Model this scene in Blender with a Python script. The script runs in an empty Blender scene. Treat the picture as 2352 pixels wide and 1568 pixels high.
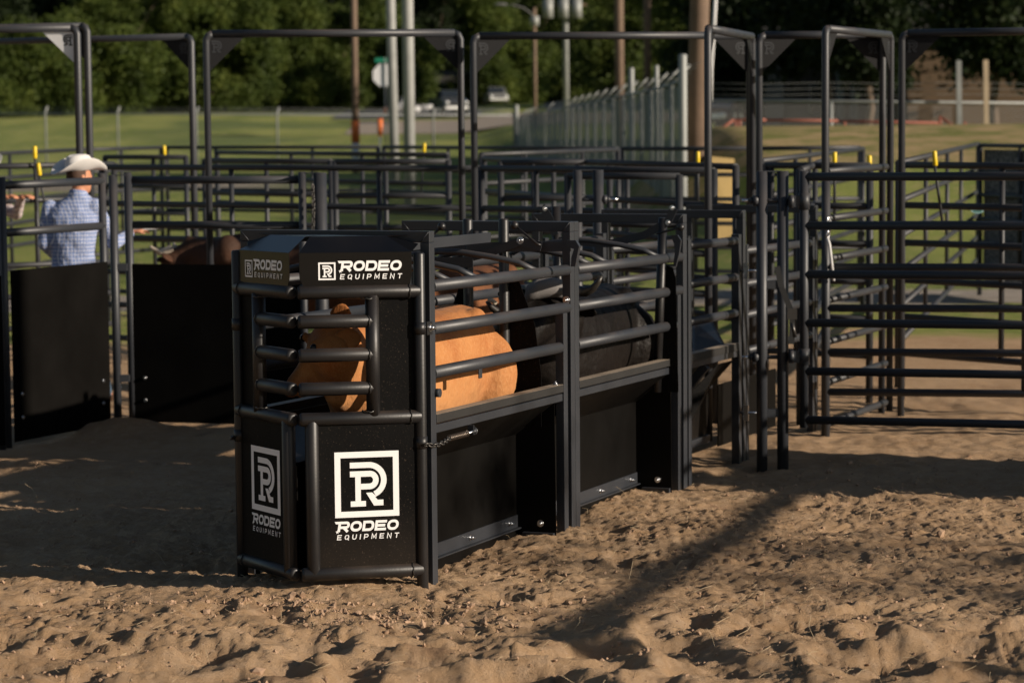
import bpy, bmesh, math, random
import numpy as np
from mathutils import Vector, Matrix

random.seed(7)
RNG = np.random.default_rng(11)
scene = bpy.context.scene
COL = scene.collection

# ------------------------------------------------------------------ camera
FPX = 6000.0            # focal length in units of a 2352 px wide picture
CAM_H = 2.15
PITCH = math.atan(516.0 / FPX)
ROLL = 0.009
cam_d = bpy.data.cameras.new("camera")
cam = bpy.data.objects.new("camera", cam_d)
COL.objects.link(cam)
cam_d.sensor_width = 36.0
cam_d.lens = 36.0 * FPX / 2352.0
cam_d.clip_start = 0.1
cam_d.clip_end = 4000.0
cam.location = (0, 0, CAM_H)
cam.rotation_euler = (Matrix.Rotation(math.pi / 2 - PITCH, 3, 'X') @ Matrix.Rotation(-ROLL, 3, 'Z')).to_euler()
cam_d.dof.use_dof = True
cam_d.dof.focus_distance = 11.9
cam_d.dof.aperture_fstop = 3.6
scene.camera = cam

# ------------------------------------------------------------------ world, sun, exposure
SUN_EL = math.radians(18.5)
sx, sy = 0.925, -0.38                       # horizontal direction towards the sun
world = bpy.data.worlds.new("World")
scene.world = world
world.use_nodes = True
wn = world.node_tree
bg = wn.nodes["Background"]
sky = wn.nodes.new("ShaderNodeTexSky")
sky.sky_type = 'NISHITA'
sky.sun_disc = False
sky.sun_elevation = SUN_EL
sky.sun_rotation = math.atan2(sx, sy)
sky.air_density = 1.0
sky.dust_density = 0.6
wn.links.new(sky.outputs[0], bg.inputs[0])
bg.inputs[1].default_value = 0.046
sun_d = bpy.data.lights.new("sun", 'SUN')
sun_d.energy = 4.8
sun_d.angle = math.radians(0.6)
sun_d.color = (1.0, 0.87, 0.72)
sun = bpy.data.objects.new("sun", sun_d)
COL.objects.link(sun)
SUNV = Vector((sx * math.cos(SUN_EL), sy * math.cos(SUN_EL), math.sin(SUN_EL))).normalized()
sun.rotation_euler = SUNV.to_track_quat('Z', 'Y').to_euler()
sun.location = SUNV * 60

scene.view_settings.view_transform = 'Standard'
scene.view_settings.look = 'None'
scene.view_settings.exposure = 0.34
scene.view_settings.gamma = 1.0
scene.cycles.max_bounces = 6
scene.cycles.diffuse_bounces = 3
scene.cycles.glossy_bounces = 3
scene.cycles.transparent_max_bounces = 8

# ------------------------------------------------------------------ measuring helpers
def yh(x):                                   # horizon row at picture column x
    return 268.0 - 0.009 * (x - 1176.0)

def PX(x, y, Y):                             # picture column/row at depth Y -> place in the world
    # exact inverse of the camera
    u, v = x - 1176.0, 784.0 - y
    c, s = math.cos(ROLL), math.sin(ROLL)
    uu, vv = u * c + v * s, -u * s + v * c
    dy = FPX * math.cos(PITCH) + vv * math.sin(PITCH)
    dz = -FPX * math.sin(PITCH) + vv * math.cos(PITCH)
    k = Y / dy
    return Vector((uu * k, Y, CAM_H + dz * k))

def smooth(t):
    t = np.clip(t, 0.0, 1.0)
    return t * t * (3 - 2 * t)

def ground_h(X, Y):
    X = np.asarray(X, float); Y = np.asarray(Y, float)
    h = -0.012 * np.clip(Y - 11.7, 0, 6.3)
    h = h + 2.75 * smooth((Y - 122.0) / 78.0)
    Xl = 0.18 + (117.0 - Y) * (2.72 / 72.0)
    side = smooth((X - Xl + 1.2) / 3.2)
    bank = 1.98 * smooth((Y - 33.0) / 21.0) - 0.85 * smooth((Y - 55.5) / 4.0)
    bank = bank * (1 - 0.6 * smooth((Y - 110.0) / 60.0))
    h = h + bank * side
    return h

def gz(x, y):
    return float(ground_h(x, y))

# ------------------------------------------------------------------ tagging
def tag(o, label=None, cat=None, group=None, kind=None):
    if label: o["label"] = label
    if cat: o["category"] = cat
    if group: o["group"] = group
    if kind: o["kind"] = kind
    return o

def thing(name, label, cat, loc=(0, 0, 0), group=None):
    o = bpy.data.objects.new(name, None)
    o.empty_display_size = 0.2
    o.location = loc
    COL.objects.link(o)
    return tag(o, label, cat, group)

def root_loc(o):
    v = Vector((0, 0, 0))
    while o is not None:
        v += Vector(o.location); o = o.parent
    return v

# ------------------------------------------------------------------ mesh builder
class MB:
    def __init__(self, mapf=None):
        self.v = []; self.f = []; self.sm = []; self.mi = []
        self.mapf = mapf
        self.cur = 0
    def _add(self, verts, faces, smooth=False, raw=False):
        b = len(self.v)
        m = self.mapf
        if m and not raw:
            verts = [m(*p) for p in verts]
        self.v.extend([tuple(p) for p in verts])
        for f in faces:
            self.f.append(tuple(i + b for i in f)); self.sm.append(smooth); self.mi.append(self.cur)
    def box(self, lo, hi):
        a, b, c = lo; d, e, f = hi
        vs = [(a, b, c), (d, b, c), (d, e, c), (a, e, c), (a, b, f), (d, b, f), (d, e, f), (a, e, f)]
        self._add(vs, [(0, 3, 2, 1), (4, 5, 6, 7), (0, 1, 5, 4), (1, 2, 6, 5), (2, 3, 7, 6), (3, 0, 4, 7)])
    def bar(self, p0, p1, w, h, up=(0, 0, 1)):
        """square bar between two points (world coordinates unless mapped)"""
        if self.mapf:
            p0 = self.mapf(*p0); p1 = self.mapf(*p1)
        p0 = Vector(p0); p1 = Vector(p1)
        d = (p1 - p0).normalized()
        u = Vector(up)
        s = d.cross(u)
        if s.length < 1e-4: s = d.cross(Vector((1, 0, 0)))
        s.normalize(); u = s.cross(d).normalized()
        vs = []
        for p in (p0, p1):
            for a, b in ((-1, -1), (1, -1), (1, 1), (-1, 1)):
                vs.append(p + s * (a * w / 2) + u * (b * h / 2))
        self._add(vs, [(0, 1, 2, 3), (7, 6, 5, 4), (0, 4, 5, 1), (1, 5, 6, 2), (2, 6, 7, 3), (3, 7, 4, 0)], raw=True)
    def tube(self, pts, r, n=12, caps=True, dome=False, closed=False):
        """round tube through points; r number or list"""
        if self.mapf: pts = [self.mapf(*p) for p in pts]
        pts = [Vector(p) for p in pts]
        rs = list(r) if isinstance(r, (list, tuple)) else [r] * len(pts)
        if dome and not closed:
            d0 = (pts[0] - pts[1]).normalized(); d1 = (pts[-1] - pts[-2]).normalized()
            a, b = pts[0], pts[-1]
            r0, r1 = rs[0], rs[-1]
            pts = [a + d0 * r0 * .35, a + d0 * r0 * .25, a] + pts[1:-1] + [b, b + d1 * r1 * .25, b + d1 * r1 * .35]
            rs = [r0 * .55, r0 * .85, r0] + rs[1:-1] + [r1, r1 * .85, r1 * .55]
        m = len(pts)
        vs = []
        prev = None
        for i, p in enumerate(pts):
            if closed:
                t = (pts[(i + 1) % m] - pts[i - 1]).normalized()
            elif i == 0: t = (pts[1] - pts[0]).normalized()
            elif i == m - 1: t = (pts[-1] - pts[-2]).normalized()
            else: t = ((pts[i + 1] - p).normalized() + (p - pts[i - 1]).normalized()).normalized()
            if prev is None:
                a = t.orthogonal().normalized()
            else:
                a = (prev - t * prev.dot(t))
                a = a.normalized() if a.length > 1e-6 else t.orthogonal().normalized()
            prev = a
            b = t.cross(a)
            for k in range(n):
                an = 2 * math.pi * k / n
                vs.append(p + (a * math.cos(an) + b * math.sin(an)) * rs[i])
        fs = []
        L = m if closed else m - 1
        for i in range(L):
            j = (i + 1) % m
            for k in range(n):
                q = (k + 1) % n
                fs.append((i * n + k, i * n + q, j * n + q, j * n + k))
        self._add(vs, fs, True, raw=True)
        if caps and not closed:
            b = len(self.v) - len(vs)
            self.f.append(tuple(b + k for k in range(n))[::-1]); self.sm.append(False); self.mi.append(self.cur)
            self.f.append(tuple(b + (m - 1) * n + k for k in range(n))); self.sm.append(False); self.mi.append(self.cur)
    def ball(self, c, r, n=12, m=8, sc=(1, 1, 1)):
        if self.mapf: c = self.mapf(*c)
        c = Vector(c); vs = []; fs = []
        for i in range(m + 1):
            th = math.pi * i / m
            for k in range(n):
                ph = 2 * math.pi * k / n
                vs.append(c + Vector((r * sc[0] * math.sin(th) * math.cos(ph), r * sc[1] * math.sin(th) * math.sin(ph), r * sc[2] * math.cos(th))))
        for i in range(m):
            for k in range(n):
                q = (k + 1) % n
                fs.append((i * n + k, (i + 1) * n + k, (i + 1) * n + q, i * n + q))
        self._add(vs, fs, True, raw=True)
    def prism(self, poly, off):
        """poly: list of 3-D points (mapped), extruded by off (same space)"""
        n = len(poly); off = Vector(off)
        a = [Vector(p) for p in poly]; b = [p + off for p in a]
        fs = [tuple(range(n))[::-1], tuple(range(n, 2 * n))]
        for i in range(n):
            j = (i + 1) % n
            fs.append((i, j, n + j, n + i))
        self._add([tuple(p) for p in a + b], fs)
    def build(self, name, mat, parent=None, bevel=0.0, clean=False):
        base = root_loc(parent) if parent is not None else Vector((0, 0, 0))
        me = bpy.data.meshes.new(name)
        vs = [(x - base.x, y - base.y, z - base.z) for x, y, z in self.v]
        me.from_pydata(vs, [], self.f)
        if any(self.sm): me.polygons.foreach_set("use_smooth", self.sm)
        mats = mat if isinstance(mat, (list, tuple)) else [mat]
        for m in mats: me.materials.append(m)
        if len(mats) > 1: me.polygons.foreach_set("material_index", self.mi)
        if clean:
            bm = bmesh.new(); bm.from_mesh(me)
            bmesh.ops.recalc_face_normals(bm, faces=bm.faces)
            bm.to_mesh(me); bm.free()
        me.update()
        o = bpy.data.objects.new(name, me)
        COL.objects.link(o)
        if parent is not None: o.parent = parent
        if bevel:
            bv = o.modifiers.new("bevel", 'BEVEL'); bv.width = bevel; bv.segments = 2; bv.limit_method = 'ANGLE'
        return o

# ------------------------------------------------------------------ materials
def new_mat(name):
    m = bpy.data.materials.new(name); m.use_nodes = True
    nt = m.node_tree
    return m, nt, nt.nodes["Principled BSDF"]

def paint(name, col, rough=0.4, metal=0.0, dust=0.0, dustcol=(.16, .11, .075), bump=0.15, scale=60.0, spec=0.5, coat=0.0, mott=0.25, floor=0.12, specks=0.0):
    m, nt, b = new_mat(name)
    N = nt.nodes.new; L = nt.links.new
    tc = N("ShaderNodeTexCoord")
    n1 = N("ShaderNodeTexNoise"); n1.inputs["Scale"].default_value = 3.0; n1.inputs["Detail"].default_value = 6
    n2 = N("ShaderNodeTexNoise"); n2.inputs["Scale"].default_value = scale; n2.inputs["Detail"].default_value = 3
    L(tc.outputs["Object"], n1.inputs["Vector"]); L(tc.outputs["Object"], n2.inputs["Vector"])
    mix = N("ShaderNodeMix"); mix.data_type = 'RGBA'
    mix.inputs[6].default_value = (*[c * (1 - mott) for c in col], 1)
    mix.inputs[7].default_value = (*[min(1, c * (1 + mott)) for c in col], 1)
    L(n1.outputs[0], mix.inputs[0])
    out = mix.outputs[2]
    if dust > 0:
        geo = N("ShaderNodeNewGeometry"); sep = N("ShaderNodeSeparateXYZ"); L(geo.outputs["Normal"], sep.inputs[0])
        mr = N("ShaderNodeMapRange"); mr.inputs[1].default_value = 0.35; mr.inputs[2].default_value = 1.0
        mr.inputs[3].default_value = floor; mr.inputs[4].default_value = 1.0
        L(sep.outputs[2], mr.inputs[0])
        mul = N("ShaderNodeMath"); mul.operation = 'MULTIPLY'; L(mr.outputs[0], mul.inputs[0])
        cr = N("ShaderNodeMapRange"); cr.inputs[1].default_value = 0.4 if dust < 1 else .2; cr.inputs[2].default_value = 0.7
        cr.inputs[4].default_value = dust; L(n1.outputs[0], cr.inputs[0]); L(cr.outputs[0], mul.inputs[1])
        mx = N("ShaderNodeMix"); mx.data_type = 'RGBA'; L(mul.outputs[0], mx.inputs[0]); L(out, mx.inputs[6]); mx.inputs[7].default_value = (*dustcol, 1)
        out = mx.outputs[2]
    if specks > 0:
        n3 = N("ShaderNodeTexNoise"); n3.inputs["Scale"].default_value = 140; n3.inputs["Detail"].default_value = 2; L(tc.outputs["Object"], n3.inputs["Vector"])
        s1 = N("ShaderNodeMapRange"); s1.inputs[1].default_value = .64; s1.inputs[2].default_value = .72; s1.inputs[4].default_value = specks; L(n3.outputs[0], s1.inputs[0])
        sz = N("ShaderNodeSeparateXYZ"); L(tc.outputs["Object"], sz.inputs[0])
        s2 = N("ShaderNodeMapRange"); s2.inputs[1].default_value = .42; s2.inputs[2].default_value = .06; s2.inputs[4].default_value = .35; L(sz.outputs[2], s2.inputs[0])
        s3 = N("ShaderNodeMath"); s3.operation = 'MULTIPLY'; L(s2.outputs[0], s3.inputs[0]); L(n1.outputs[0], s3.inputs[1])
        s4 = N("ShaderNodeMath"); s4.operation = 'ADD'; s4.use_clamp = True; L(s1.outputs[0], s4.inputs[0]); L(s3.outputs[0], s4.inputs[1])
        mx2 = N("ShaderNodeMix"); mx2.data_type = 'RGBA'; L(s4.outputs[0], mx2.inputs[0]); L(out, mx2.inputs[6]); mx2.inputs[7].default_value = (.075, .055, .04, 1)
        out = mx2.outputs[2]
    L(out, b.inputs["Base Color"])
    mr2 = N("ShaderNodeMapRange"); mr2.inputs[3].default_value = rough * 0.8; mr2.inputs[4].default_value = min(1, rough * 1.3)
    L(n1.outputs[0], mr2.inputs[0]); L(mr2.outputs[0], b.inputs["Roughness"])
    b.inputs["Metallic"].default_value = metal
    b.inputs["Specular IOR Level"].default_value = spec
    b.inputs["Coat Weight"].default_value = coat
    bp = N("ShaderNodeBump"); bp.inputs["Strength"].default_value = bump; bp.inputs["Distance"].default_value = 0.002
    L(n2.outputs[0], bp.inputs["Height"]); L(bp.outputs[0], b.inputs["Normal"])
    return m

M = {}
M['tube'] = paint("black_powder_coat", (.027, .030, .036), .46, dust=.45, floor=.05, bump=.25, scale=45)
M['tube_far'] = paint("black_pen_tube", (.022, .024, .028), .5, dust=.12, bump=.05)
M['gloss'] = paint("satin_black_paint", (.009, .009, .010), .42, dust=.3, bump=.2, scale=90)
M['sheet'] = paint("black_sheet_metal", (.0045, .0043, .0042), .55, dust=.0, bump=.3, mott=.5, spec=.06, specks=.5)
M['hood'] = paint("black_hood_paint", (.004, .004, .0045), .2, dust=.03, bump=.06, mott=.4, spec=.3)
M['gusset'] = paint("dark_gusset_plate", (.012, .012, .013), .6, bump=.05, spec=.2)
M['matte'] = paint("matte_black_sheet", (.0065, .006, .0055), .8, bump=.2, mott=.5, spec=.0)
M['poly'] = paint("black_poly_sheet", (.0048, .0044, .004), .5, bump=.1, mott=.5, spec=.07)
M['frame'] = paint("charcoal_frame_paint", (.024, .027, .033), .42, dust=.12, bump=.12)
M['dusty'] = paint("dusty_black_shelf", (.014, .013, .012), .6, floor=0, dust=1.6, dustcol=(.32, .25, .18), bump=.3, scale=150)
M['zinc'] = paint("zinc_bolt", (.62, .63, .65), .28, metal=1.0, bump=.0)
M['white'] = paint("white_decal", (.80, .80, .80), .55, bump=.02, mott=.03)
M['chain'] = paint("dark_chain", (.08, .075, .07), .4, metal=.8)
M['spring'] = paint("spring_steel", (.30, .25, .21), .4, metal=.9)
M['yellow'] = paint("yellow_vinyl_grip", (.75, .53, .01), .45, bump=.02, mott=.05)
M['grey_metal'] = paint("bare_and_sunlit_steel", (.80, .80, .80), .5, metal=.1, bump=.05)
M['galv'] = paint("galvanised_steel", (.27, .28, .27), .55, metal=.2, bump=.05)
M['wood'] = paint("weathered_pole_wood", (.17, .115, .08), .85, bump=1.0, scale=25, mott=.45)
M['concrete_pole'] = paint("pale_steel_pole", (.36, .365, .35), .6, bump=.1)
M['orange'] = paint("orange_marker", (.70, .16, .03), .6)
M['whiteplastic'] = paint("white_plastic", (.62, .62, .62), .5)
M['green_sign'] = paint("green_sign", (.01, .22, .13), .5)
M['plywood'] = paint("yellow_plywood", (.42, .29, .11), .75, bump=.3, scale=40)
M['badge'] = paint("badge_silver_teal", (.25, .42, .42), .4)
M['badge_txt'] = paint("badge_green", (.02, .17, .15), .5)
M['strap'] = paint("black_webbing", (.012, .012, .012), .8, bump=.5, scale=300)

# ------------------------------------------------------------------ stroke lettering and emblem
def stroke(pts, w, closed=False):
    """2-D polyline -> quads (list of 4-point polygons) with mitred joints"""
    P = [np.array(p, float) for p in pts]
    n = len(P); offs = []
    for i in range(n):
        if closed: a, b = P[i - 1], P[(i + 1) % n]; d0 = P[i] - a; d1 = b - P[i]
        else:
            d0 = P[i] - P[i - 1] if i > 0 else P[1] - P[0]
            d1 = P[i + 1] - P[i] if i < n - 1 else P[-1] - P[-2]
        d0 = d0 / (np.linalg.norm(d0) + 1e-9); d1 = d1 / (np.linalg.norm(d1) + 1e-9)
        n0 = np.array([-d0[1], d0[0]]); n1 = np.array([-d1[1], d1[0]])
        m = n0 + n1; m = m / (np.linalg.norm(m) + 1e-9)
        k = 1.0 / max(0.45, m.dot(n0))
        offs.append(m * k * w / 2)
    q = []
    L = n if closed else n - 1
    for i in range(L):
        j = (i + 1) % n
        q.append([P[i] + offs[i], P[j] + offs[j], P[j] - offs[j], P[i] - offs[i]])
    return q

def arc(cx, cy, rx, ry, a0, a1, n=8):
    return [(cx + rx * math.cos(math.radians(a0 + (a1 - a0) * i / n)), cy + ry * math.sin(math.radians(a0 + (a1 - a0) * i / n))) for i in range(n + 1)]

def rrect(x0, y0, x1, y1, r):
    return (arc(x1 - r, y1 - r, r, r, 90, 0, 4) + arc(x1 - r, y0 + r, r, r, 0, -90, 4) + arc(x0 + r, y0 + r, r, r, -90, -180, 4) + arc(x0 + r, y1 - r, r, r, 180, 90, 4))

def glyph(ch, W, w):
    """strokes of one capital of width W, height 1, stroke w"""
    h = w / 2; a, b, c, d = h, W - h, h, 1 - h
    md = .5
    if ch == 'E': return [([(b + h, d), (a, d), (a, c), (b + h, c)], 0), ([(a, md), (b, md)], 0)]
    if ch in 'OQ':
        s = [(rrect(a, c, b, d, min(.36, W * .4)), 1)]
        if ch == 'Q': s.append(([(W * .55, .3), (b + h, -.06)], 0))
        return s
    if ch == 'D': return [([(a, c)] + [(a, d)] + arc(b - .32, d - .32, .32, .32, 90, 0, 4) + arc(b - .32, c + .32, .32, .32, 0, -90, 4), 1)]
    if ch == 'R': return [([(a, 0), (a, d)] + arc(b - .22, d - .22, .22, .22, 90, 0, 4) + arc(b - .22, .42 + .2, .22, .2, 0, -90, 4) + [(a, .42)], 0), ([(W * .5, .42), (b, 0)], 0)]
    if ch == 'P': return [([(a, 0), (a, d)] + arc(b - .24, d - .24, .24, .24, 90, 0, 4) + arc(b - .24, .4 + .22, .24, .22, 0, -90, 4) + [(a, .4)], 0)]
    if ch == 'U': return [([(a, 1)] + arc(a + .3, c + .3, .3, .3, 180, 270, 4) + arc(b - .3, c + .3, .3, .3, 270, 360, 4) + [(b, 1)], 0)]
    if ch == 'I': return [([(W / 2, 0), (W / 2, 1)], 0)]
    if ch == 'M': return [([(a, 0), (a, 1), (W / 2, .25), (b, 1), (b, 0)], 0)]
    if ch == 'N': return [([(a, 0), (a, 1), (b, 0), (b, 1)], 0)]
    if ch == 'T': return [([(0, d), (W, d)], 0), ([(W / 2, d), (W / 2, 0)], 0)]
    if ch == 'W': return [([(a, 1), (W * .27, 0), (W / 2, .7), (W * .73, 0), (b, 1)], 0)]
    if ch == 'V': return [([(a, 1), (W / 2, 0), (b, 1)], 0)]
    return []

def word(txt, x0, y0, x1, h, w, shear=.18, fill=.8):
    """quads of a word spanning x0..x1 at baseline y0, letter height h"""
    wid = {'I': .25, 'M': 1.15, 'W': 1.3}
    ws = [wid.get(c, 1.0) for c in txt]
    n = len(txt); tot = sum(ws); unit = (x1 - x0) / (tot + (n - 1) * (1 / fill - 1))
    gap = unit * (1 / fill - 1); q = []; x = x0
    for c, k in zip(txt, ws):
        W = unit * k / h
        for pts, cl in glyph(c, W, w / h):
            for quad in stroke(pts, w / h, cl):
                q.append([(x + (p[0] + (p[1]) * shear) * h, y0 + p[1] * h) for p in quad])
        x += unit * k + gap
    return q

def monogram(x0, y0, s):
    """the R-with-P monogram, s = height; returns quads"""
    w = 41 / 318.0
    def T(pts): return [((x - 862) / 318.0, (950 - y) / 318.0) for x, y in pts]
    Q = []
    outer = [(862, 654), (1000, 654)] + [(1000 + 109 * math.sin(t), 763 - 109 * math.cos(t)) for t in np.linspace(0.15, 2.75, 14)]
    Q += stroke(T(outer), w)
    Q += [T([(978, 853), (1040, 880), (1062, 906), (1035, 947)]), T([(978, 853), (1022, 852), (1052, 880), (1040, 893)]),
          T([(1035, 947), (1062, 906), (1104, 906), (1104, 947)])]
    inner = [(862, 717), (1008, 717)] + [(1008 + 43 * math.sin(t), 762 - 45 * math.cos(t)) for t in np.linspace(0.2, 2.95, 10)] + [(1008, 808), (938, 808)]
    Q += stroke(T(inner), w)
    Q += [T([(900, 737), (940, 737), (940, 912), (900, 912)]), T([(865, 911), (976, 911), (976, 950), (865, 950)])]
    return [[(x0 + p[0] * s, y0 + p[1] * s) for p in q] for q in Q]

def star(cx, cy, r):
    p = [(cx + (r if i % 2 == 0 else r * .42) * math.sin(i * math.pi / 5), cy + (r if i % 2 == 0 else r * .42) * math.cos(i * math.pi / 5)) for i in range(10)]
    return [[(cx, cy), p[i], p[(i + 1) % 10]] for i in range(10)]

def rodeo(x0, y0, x1, H):
    """RODEO over EQUIPMENT in box x0..x1, y0..y0+H"""
    h = H * .56
    q = word("RODEO", x0 + .02 * (x1 - x0), y0 + H - h, x1 - h * .16, h, h * .25, .16, .93)
    L = H * .1
    q += [[(x0 - .02 * (x1 - x0), y0 + H), (x0 + .1 * (x1 - x0), y0 + H), (x0 + .1 * (x1 - x0), y0 + H - L * 1.3), (x0 + .0 * (x1 - x0), y0 + H - L * 1.3)]]
    q += star(x0 + .02 * (x1 - x0), y0 + H * .44, H * .11)
    q += word("EQUIPMENT", x0 + .01 * (x1 - x0), y0, x1 - H * .06, H * .28, H * .05, .16, .58)
    return q

def square_frame(x0, y0, s, t):
    a = x0; b = y0
    return [[(a, b), (a + s, b), (a + s, b + t), (a, b + t)], [(a, b + s - t), (a + s, b + s - t), (a + s, b + s), (a, b + s)],
            [(a, b + t), (a + t, b + t), (a + t, b + s - t), (a, b + s - t)], [(a + s - t, b + t), (a + s, b + t), (a + s, b + s - t), (a + s - t, b + s - t)]]

def decal(quads, f2, name, mat, parent, off):
    """f2 maps 2-D -> world point on the surface; off = outward unit vector"""
    mb = MB(); off = Vector(off)
    for i, q in enumerate(quads):
        k = 0.0015 + 0.00004 * (i % 7)
        a = [Vector(f2(*p)) + off * k for p in q]
        mb._add(a, [tuple(range(len(a)))], raw=True)
    return mb.build(name, mat, parent)

# ------------------------------------------------------------------ ground
def perlin(x, y, seed=0):
    xi = np.floor(x).astype(np.int64); yi = np.floor(y).astype(np.int64)
    xf = x - xi; yf = y - yi
    def g(ix, iy):
        h = (ix * 374761393 + iy * 668265263 + seed * 974634777) & 0x7fffffff
        h = ((h ^ (h >> 13)) * 1274126177) & 0x7fffffff
        h = h ^ (h >> 16)
        a = (h % 4096) * (2 * math.pi / 4096)
        return np.cos(a), np.sin(a)
    def d(ix, iy, fx, fy):
        gx, gy = g(ix, iy); return gx * fx + gy * fy
    u = xf * xf * xf * (xf * (xf * 6 - 15) + 10); v = yf * yf * yf * (yf * (yf * 6 - 15) + 10)
    n00 = d(xi, yi, xf, yf); n10 = d(xi + 1, yi, xf - 1, yf)
    n01 = d(xi, yi + 1, xf, yf - 1); n11 = d(xi + 1, yi + 1, xf - 1, yf - 1)
    return (n00 * (1 - u) + n10 * u) * (1 - v) + (n01 * (1 - u) + n11 * u) * v

def sand_relief(X, Y):
    s = np.clip((23.0 - Y) / 3.0, 0, 1)
    h = 0.040 * perlin(X * 1.0, Y * .8, 1) + 0.022 * perlin(X * 2.4 + 7, Y * 2.1, 2)
    r = perlin(X * 4.4, Y * 4.0, 3); h += 0.020 * (0.30 - np.abs(r))
    h += 0.012 * perlin(X * 9.5, Y * 9.0, 4)
    near = np.clip((17.0 - Y) / 3.0, 0, 1) * (.62 + .38 * smooth((Y - 9.6) / 1.4))
    h += (1 - smooth((Y - 9.4) / 1.6)) * (.038 * perlin(X * 1.9 + 3, Y * 1.7, 12) + .02 * perlin(X * 4.1, Y * 3.6, 13))
    cl = perlin(X * 2.2, Y * 2.2, 9) * .5 + .5
    rough = 0.45 + 1.5 * cl ** 1.5
    h += near * rough * (0.026 * np.abs(perlin(X * 13, Y * 13, 5)) + 0.022 * np.abs(perlin(X * 27, Y * 27, 6)))
    return h * s

def berms(X, Y):
    h = np.zeros_like(X)
    for (bx, by, rx, ry, a) in [(-2.75, 18.35, .35, .35, .13), (-1.5, 18.0, .5, .4, .09), (-2.0, 17.8, .6, .5, .05),
                                (-.95, 17.6, .5, .5, .08), (-.85, 11.75, .55, .42, .075), (0.9, 13.4, .5, .5, .03)]:
        h += a * np.exp(-(((X - bx) / rx) ** 2 + ((Y - by) / ry) ** 2))
    return h

def axis(segs):
    out = []
    for a, b, st in segs:
        n = max(1, int(round((b - a) / st)))
        out += list(np.linspace(a, b, n, endpoint=False))
    out.append(segs[-1][1])
    return np.array(out)

def grow(a, b, s0, k):
    out = [a]; s = s0
    while out[-1] < b:
        out.append(out[-1] + s); s *= k
    return out

xr = grow(4.6, 700, .05, 1.12); xl = [-(v) for v in grow(4.2, 700, .05, 1.12)][::-1]
xs = np.array(xl[:-1] + list(axis([(-4.2, 4.6, .0125)])) + xr[1:])
ys = np.array(list(axis([(-20, 0, 2.0), (0, 6.5, .25), (6.5, 7.9, .05), (7.9, 14.5, .0135), (14.5, 19.0, .028), (19, 30, .12), (30, 60, .5), (60, 200, 2.5)])) + grow(200, 2500, 8, 1.15)[1:])
GX, GY = np.meshgrid(xs, ys)
GZ = sand_relief(GX, GY) + berms(GX, GY)
# hoof prints and scuffs
rg = np.random.default_rng(5)
for k in range(760):
    cx = rg.uniform(-3.6, 4.4); cy = 7.9 + 9.0 * rg.random() ** 1.3
    if k >= 520: cy = rg.uniform(7.9, 10.9)
    if -1.4 < cx < -.3 and 11.5 < cy < 12.6: continue
    an = rg.uniform(0, math.pi); ra = rg.uniform(.06, .17) * (1.15 if cy < 10.5 else .85); rb = ra * rg.uniform(.45, .85); dp = ra * rg.uniform(.14, .30)
    if k >= 520: ra *= 1.25; rb *= 1.35; dp *= 1.35
    i0, i1 = np.searchsorted(ys, [cy - .35, cy + .35]); j0, j1 = np.searchsorted(xs, [cx - .35, cx + .35])
    sx_ = GX[i0:i1, j0:j1] - cx; sy_ = GY[i0:i1, j0:j1] - cy
    u = (sx_ * math.cos(an) + sy_ * math.sin(an)) / ra; v = (-sx_ * math.sin(an) + sy_ * math.cos(an)) / rb
    d2 = u * u + v * v
    GZ[i0:i1, j0:j1] += -dp * np.exp(-d2 * 1.1) + dp * .35 * np.exp(-((np.sqrt(d2) - 1.55) ** 2) * 4.0)
GZ += ground_h(GX, GY)
ground_top = GZ.copy()

def surf(x, y):
    j = min(max(int(np.searchsorted(xs, x)), 1), len(xs) - 1); i = min(max(int(np.searchsorted(ys, y)), 1), len(ys) - 1)
    return float(ground_top[i, j])

def grid_mesh(name, X, Y, Z, mat):
    ny, nx = X.shape
    co = np.stack([X, Y, Z], -1).reshape(-1, 3).astype(np.float32)
    idx = np.arange(ny * nx, dtype=np.int32).reshape(ny, nx)
    q = np.stack([idx[:-1, :-1], idx[:-1, 1:], idx[1:, 1:], idx[1:, :-1]], -1).reshape(-1, 4)
    me = bpy.data.meshes.new(name)
    me.vertices.add(len(co)); me.vertices.foreach_set("co", co.ravel())
    me.loops.add(q.size); me.loops.foreach_set("vertex_index", q.ravel())
    me.polygons.add(len(q)); me.polygons.foreach_set("loop_start", np.arange(0, q.size, 4, dtype=np.int32))
    me.polygons.foreach_set("use_smooth", np.ones(len(q), bool))
    me.update(calc_edges=True)
    me.materials.append(mat)
    o = bpy.data.objects.new(name, me); COL.objects.link(o)
    return o

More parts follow.
